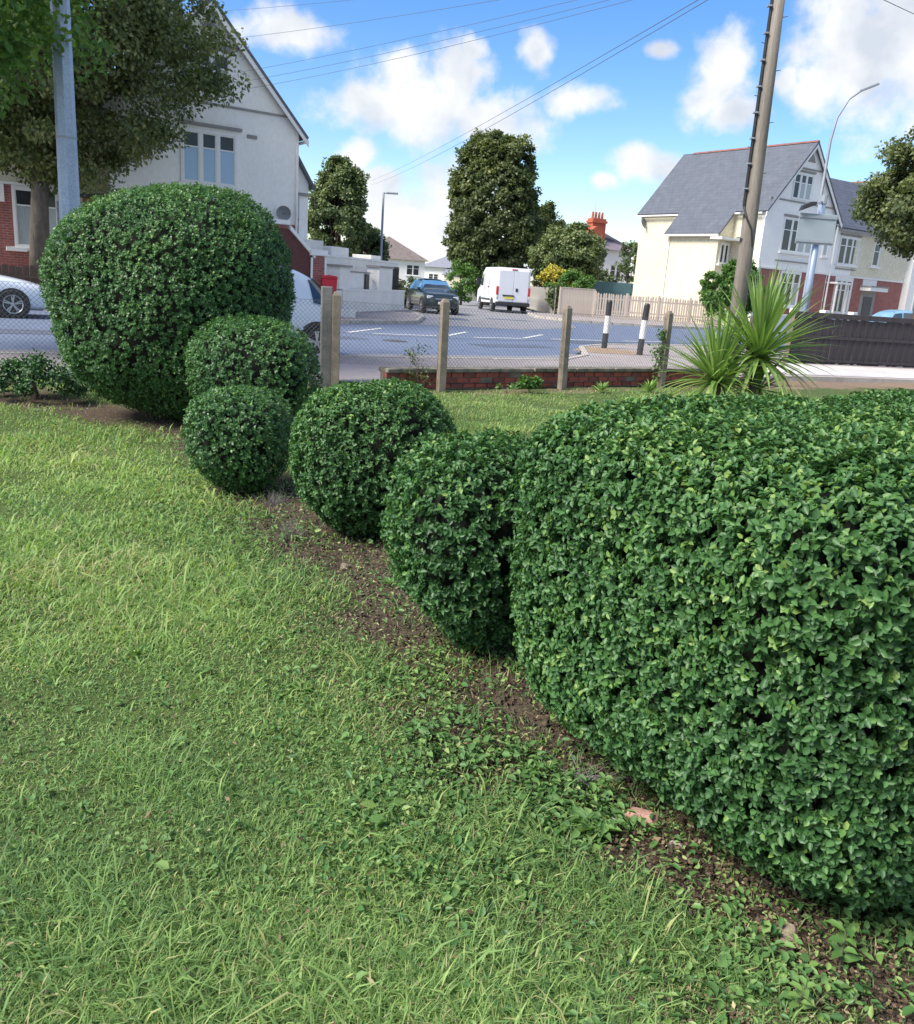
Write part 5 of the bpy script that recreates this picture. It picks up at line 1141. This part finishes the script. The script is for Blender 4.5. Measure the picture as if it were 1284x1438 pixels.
MB().box(2.0, 2.09, -.45, .45, .42, .66).build('grille', blackm, dc, bevel=.02); MB().box(2.085, 2.115, -.27, .27, .47, .58).build('number_plate', mat('white_plate', (.75, .75, .72), (.7, .7, .68), 5, .5), dc)
MB().box(1.99, 2.10, -.40, .40, .69, .73).build('chrome_strip', chrome, dc)
MB().box(-1.2, .3, -.58, .58, 1.585, 1.605).build('roof_panel', mat('silver_roof', (.45, .50, .55), (.40, .45, .5), 2, .3, metal=.3), dc, bevel=.008)
for sg in (1, -1): MB().box(.75, .95, sg * .93 - .08, sg * .93 + .08, 1.04, 1.18).build('wing_mirror', darkpaint, dc, bevel=.03)
bc = car('parked_car', 'light blue car just showing over the black fence at the right edge', 'car', (21.3, 44.4), math.pi + R(12), hatch_st, bluepaint, rad=.33, wb=(-1.25, 1.3), W2=.885, sidewin=[(-1.22, -.80, .22, .0), (-.73, .12, 0, 0), (.2, .95, 0, -.38)], wscreen=((1.22, 1.0, .66), (.55, 1.56, .56)), rscreen=((-1.70, 1.02, .62), (-1.38, 1.44, .52)))
for sg in (1, -1): MB().box(-1.74, -1.50, sg * .80 - .09, sg * .80 + .10, .95, 1.45).build('tail_lamp', redlamp, bc, bevel=.02)
# van: hand-built panel body
vn = thing('panel_van', 'high-roofed white panel van parked with its rear doors facing us', 'van', (2.32, 50.35, .0), R(11))   # rear at y=0, front towards +y
vp = [(.0, .52), (5.3, .42), (5.42, .75), (5.35, 1.15), (4.75, 1.35), (4.15, 2.28), (3.7, 2.50), (.05, 2.50), (-.03, 2.3)]
vm_ = MB(); secs = [(-1.0, .90), (-.97, .985), (-.90, 1.0), (.90, 1.0), (.97, .985), (1.0, .90)]
vs = []
for xx, k in secs:
    for (yy, zz) in vp: vs.append((xx * (1 - .06 * max(0, (zz - 1.3) / 1.2)), 2.65 + (yy - 2.65) * (1 if abs(xx) < .95 else .992), 1.3 + (zz - 1.3) * (k if zz > 1.3 else 1)))
n = len(vp); fs = []
for i in range(len(secs) - 1):
    for j in range(n): fs.append((i * n + j, i * n + (j + 1) % n, (i + 1) * n + (j + 1) % n, (i + 1) * n + j))
fs += [tuple(range(n)), tuple(range((len(secs) - 1) * n, len(secs) * n))]
vm_.add(vs, fs).build('body', whitevan, vn, bevel=.05, smooth=False)
for sg in (-1, 1):
    d_ = MB().box(min(sg * .012, sg * .86), max(sg * .012, sg * .86), -.045, -.012, .62, 2.34).build('rear_door', mat('van_rear_shade_paint', (.63, .65, .72), (.60, .62, .69), 1.5, .35, coat=.3), vn, bevel=.02)  # darker, bluer copy of the van white; rear shade put into colour
    if sg > 0: MB().box(.12, .26, -.07, -.046, 1.20, 1.38).build('handle', blackm, d_, bevel=.01)
    MB().box(sg * .93 - .06, sg * .93 + .06, -.06, .10, .98, 1.45).build('tail_lamp', redlamp, vn, bevel=.02)
    MB().box(sg * .93 - .055, sg * .93 + .055, -.055, .08, .80, .975).build('reversing_lamp', amber, vn, bevel=.02)
MB().box(-.62, .06, -.09, -.046, .93, 1.0).build('number_plate_holder', blackm, vn); MB().box(-.50, .02, -.07, -.046, .78, .90).build('number_plate', _mc['yellow_plate'], vn)
MB().box(-1.0, 1.0, -.16, .12, .40, .60).build('rear_bumper', blackm, vn, bevel=.04)
MB().box(-.16, .16, -.06, -.01, 2.37, 2.43).build('high_brake_light', redlamp, vn, bevel=.01)
for yy in (1.0, 4.45):
    for sg in (-1, 1):
        a_ = MB().tube((sg * .9, yy, .36), (sg * 1.008, yy, .36), .44, n=24); a_.build('wheel_arch', blackm, vn)
        wv = wheel(vn, 0, 0, .35, .22, sg, hub=lampgrey); wv.rotation_euler = (0, 0, R(-90)); wv.location = (sg * .93, yy, .35)
MB().box(-1.012, -.99, 1.5, 4.0, .62, .72).build('side_rub_strip', blackm, vn); MB().box(-1.010, -.985, 2.05, 2.35, 1.35, 1.42).build('door_handle', blackm, vn)
for yy in (2.0, 3.35): MB().box(-1.004, -.985, yy, yy + .02, .72, 2.3).build('door_seam', darktrim, vn)
MB().add([(-1.003, 3.75, 1.42), (-1.003, 4.62, 1.42), (-.965, 4.22, 2.08), (-.965, 3.75, 2.12), (-.95, 3.75, 1.42), (-.95, 4.62, 1.42), (-.92, 4.22, 2.08), (-.92, 3.75, 2.12)], [(0, 1, 2, 3), (7, 6, 5, 4), (0, 4, 5, 1), (1, 5, 6, 2), (2, 6, 7, 3), (3, 7, 4, 0)]).build('side_window', glassm, vn)
MB().box(-1.28, -1.03, 4.45, 4.55, 1.45, 1.85).build('wing_mirror', blackm, vn, bevel=.03)
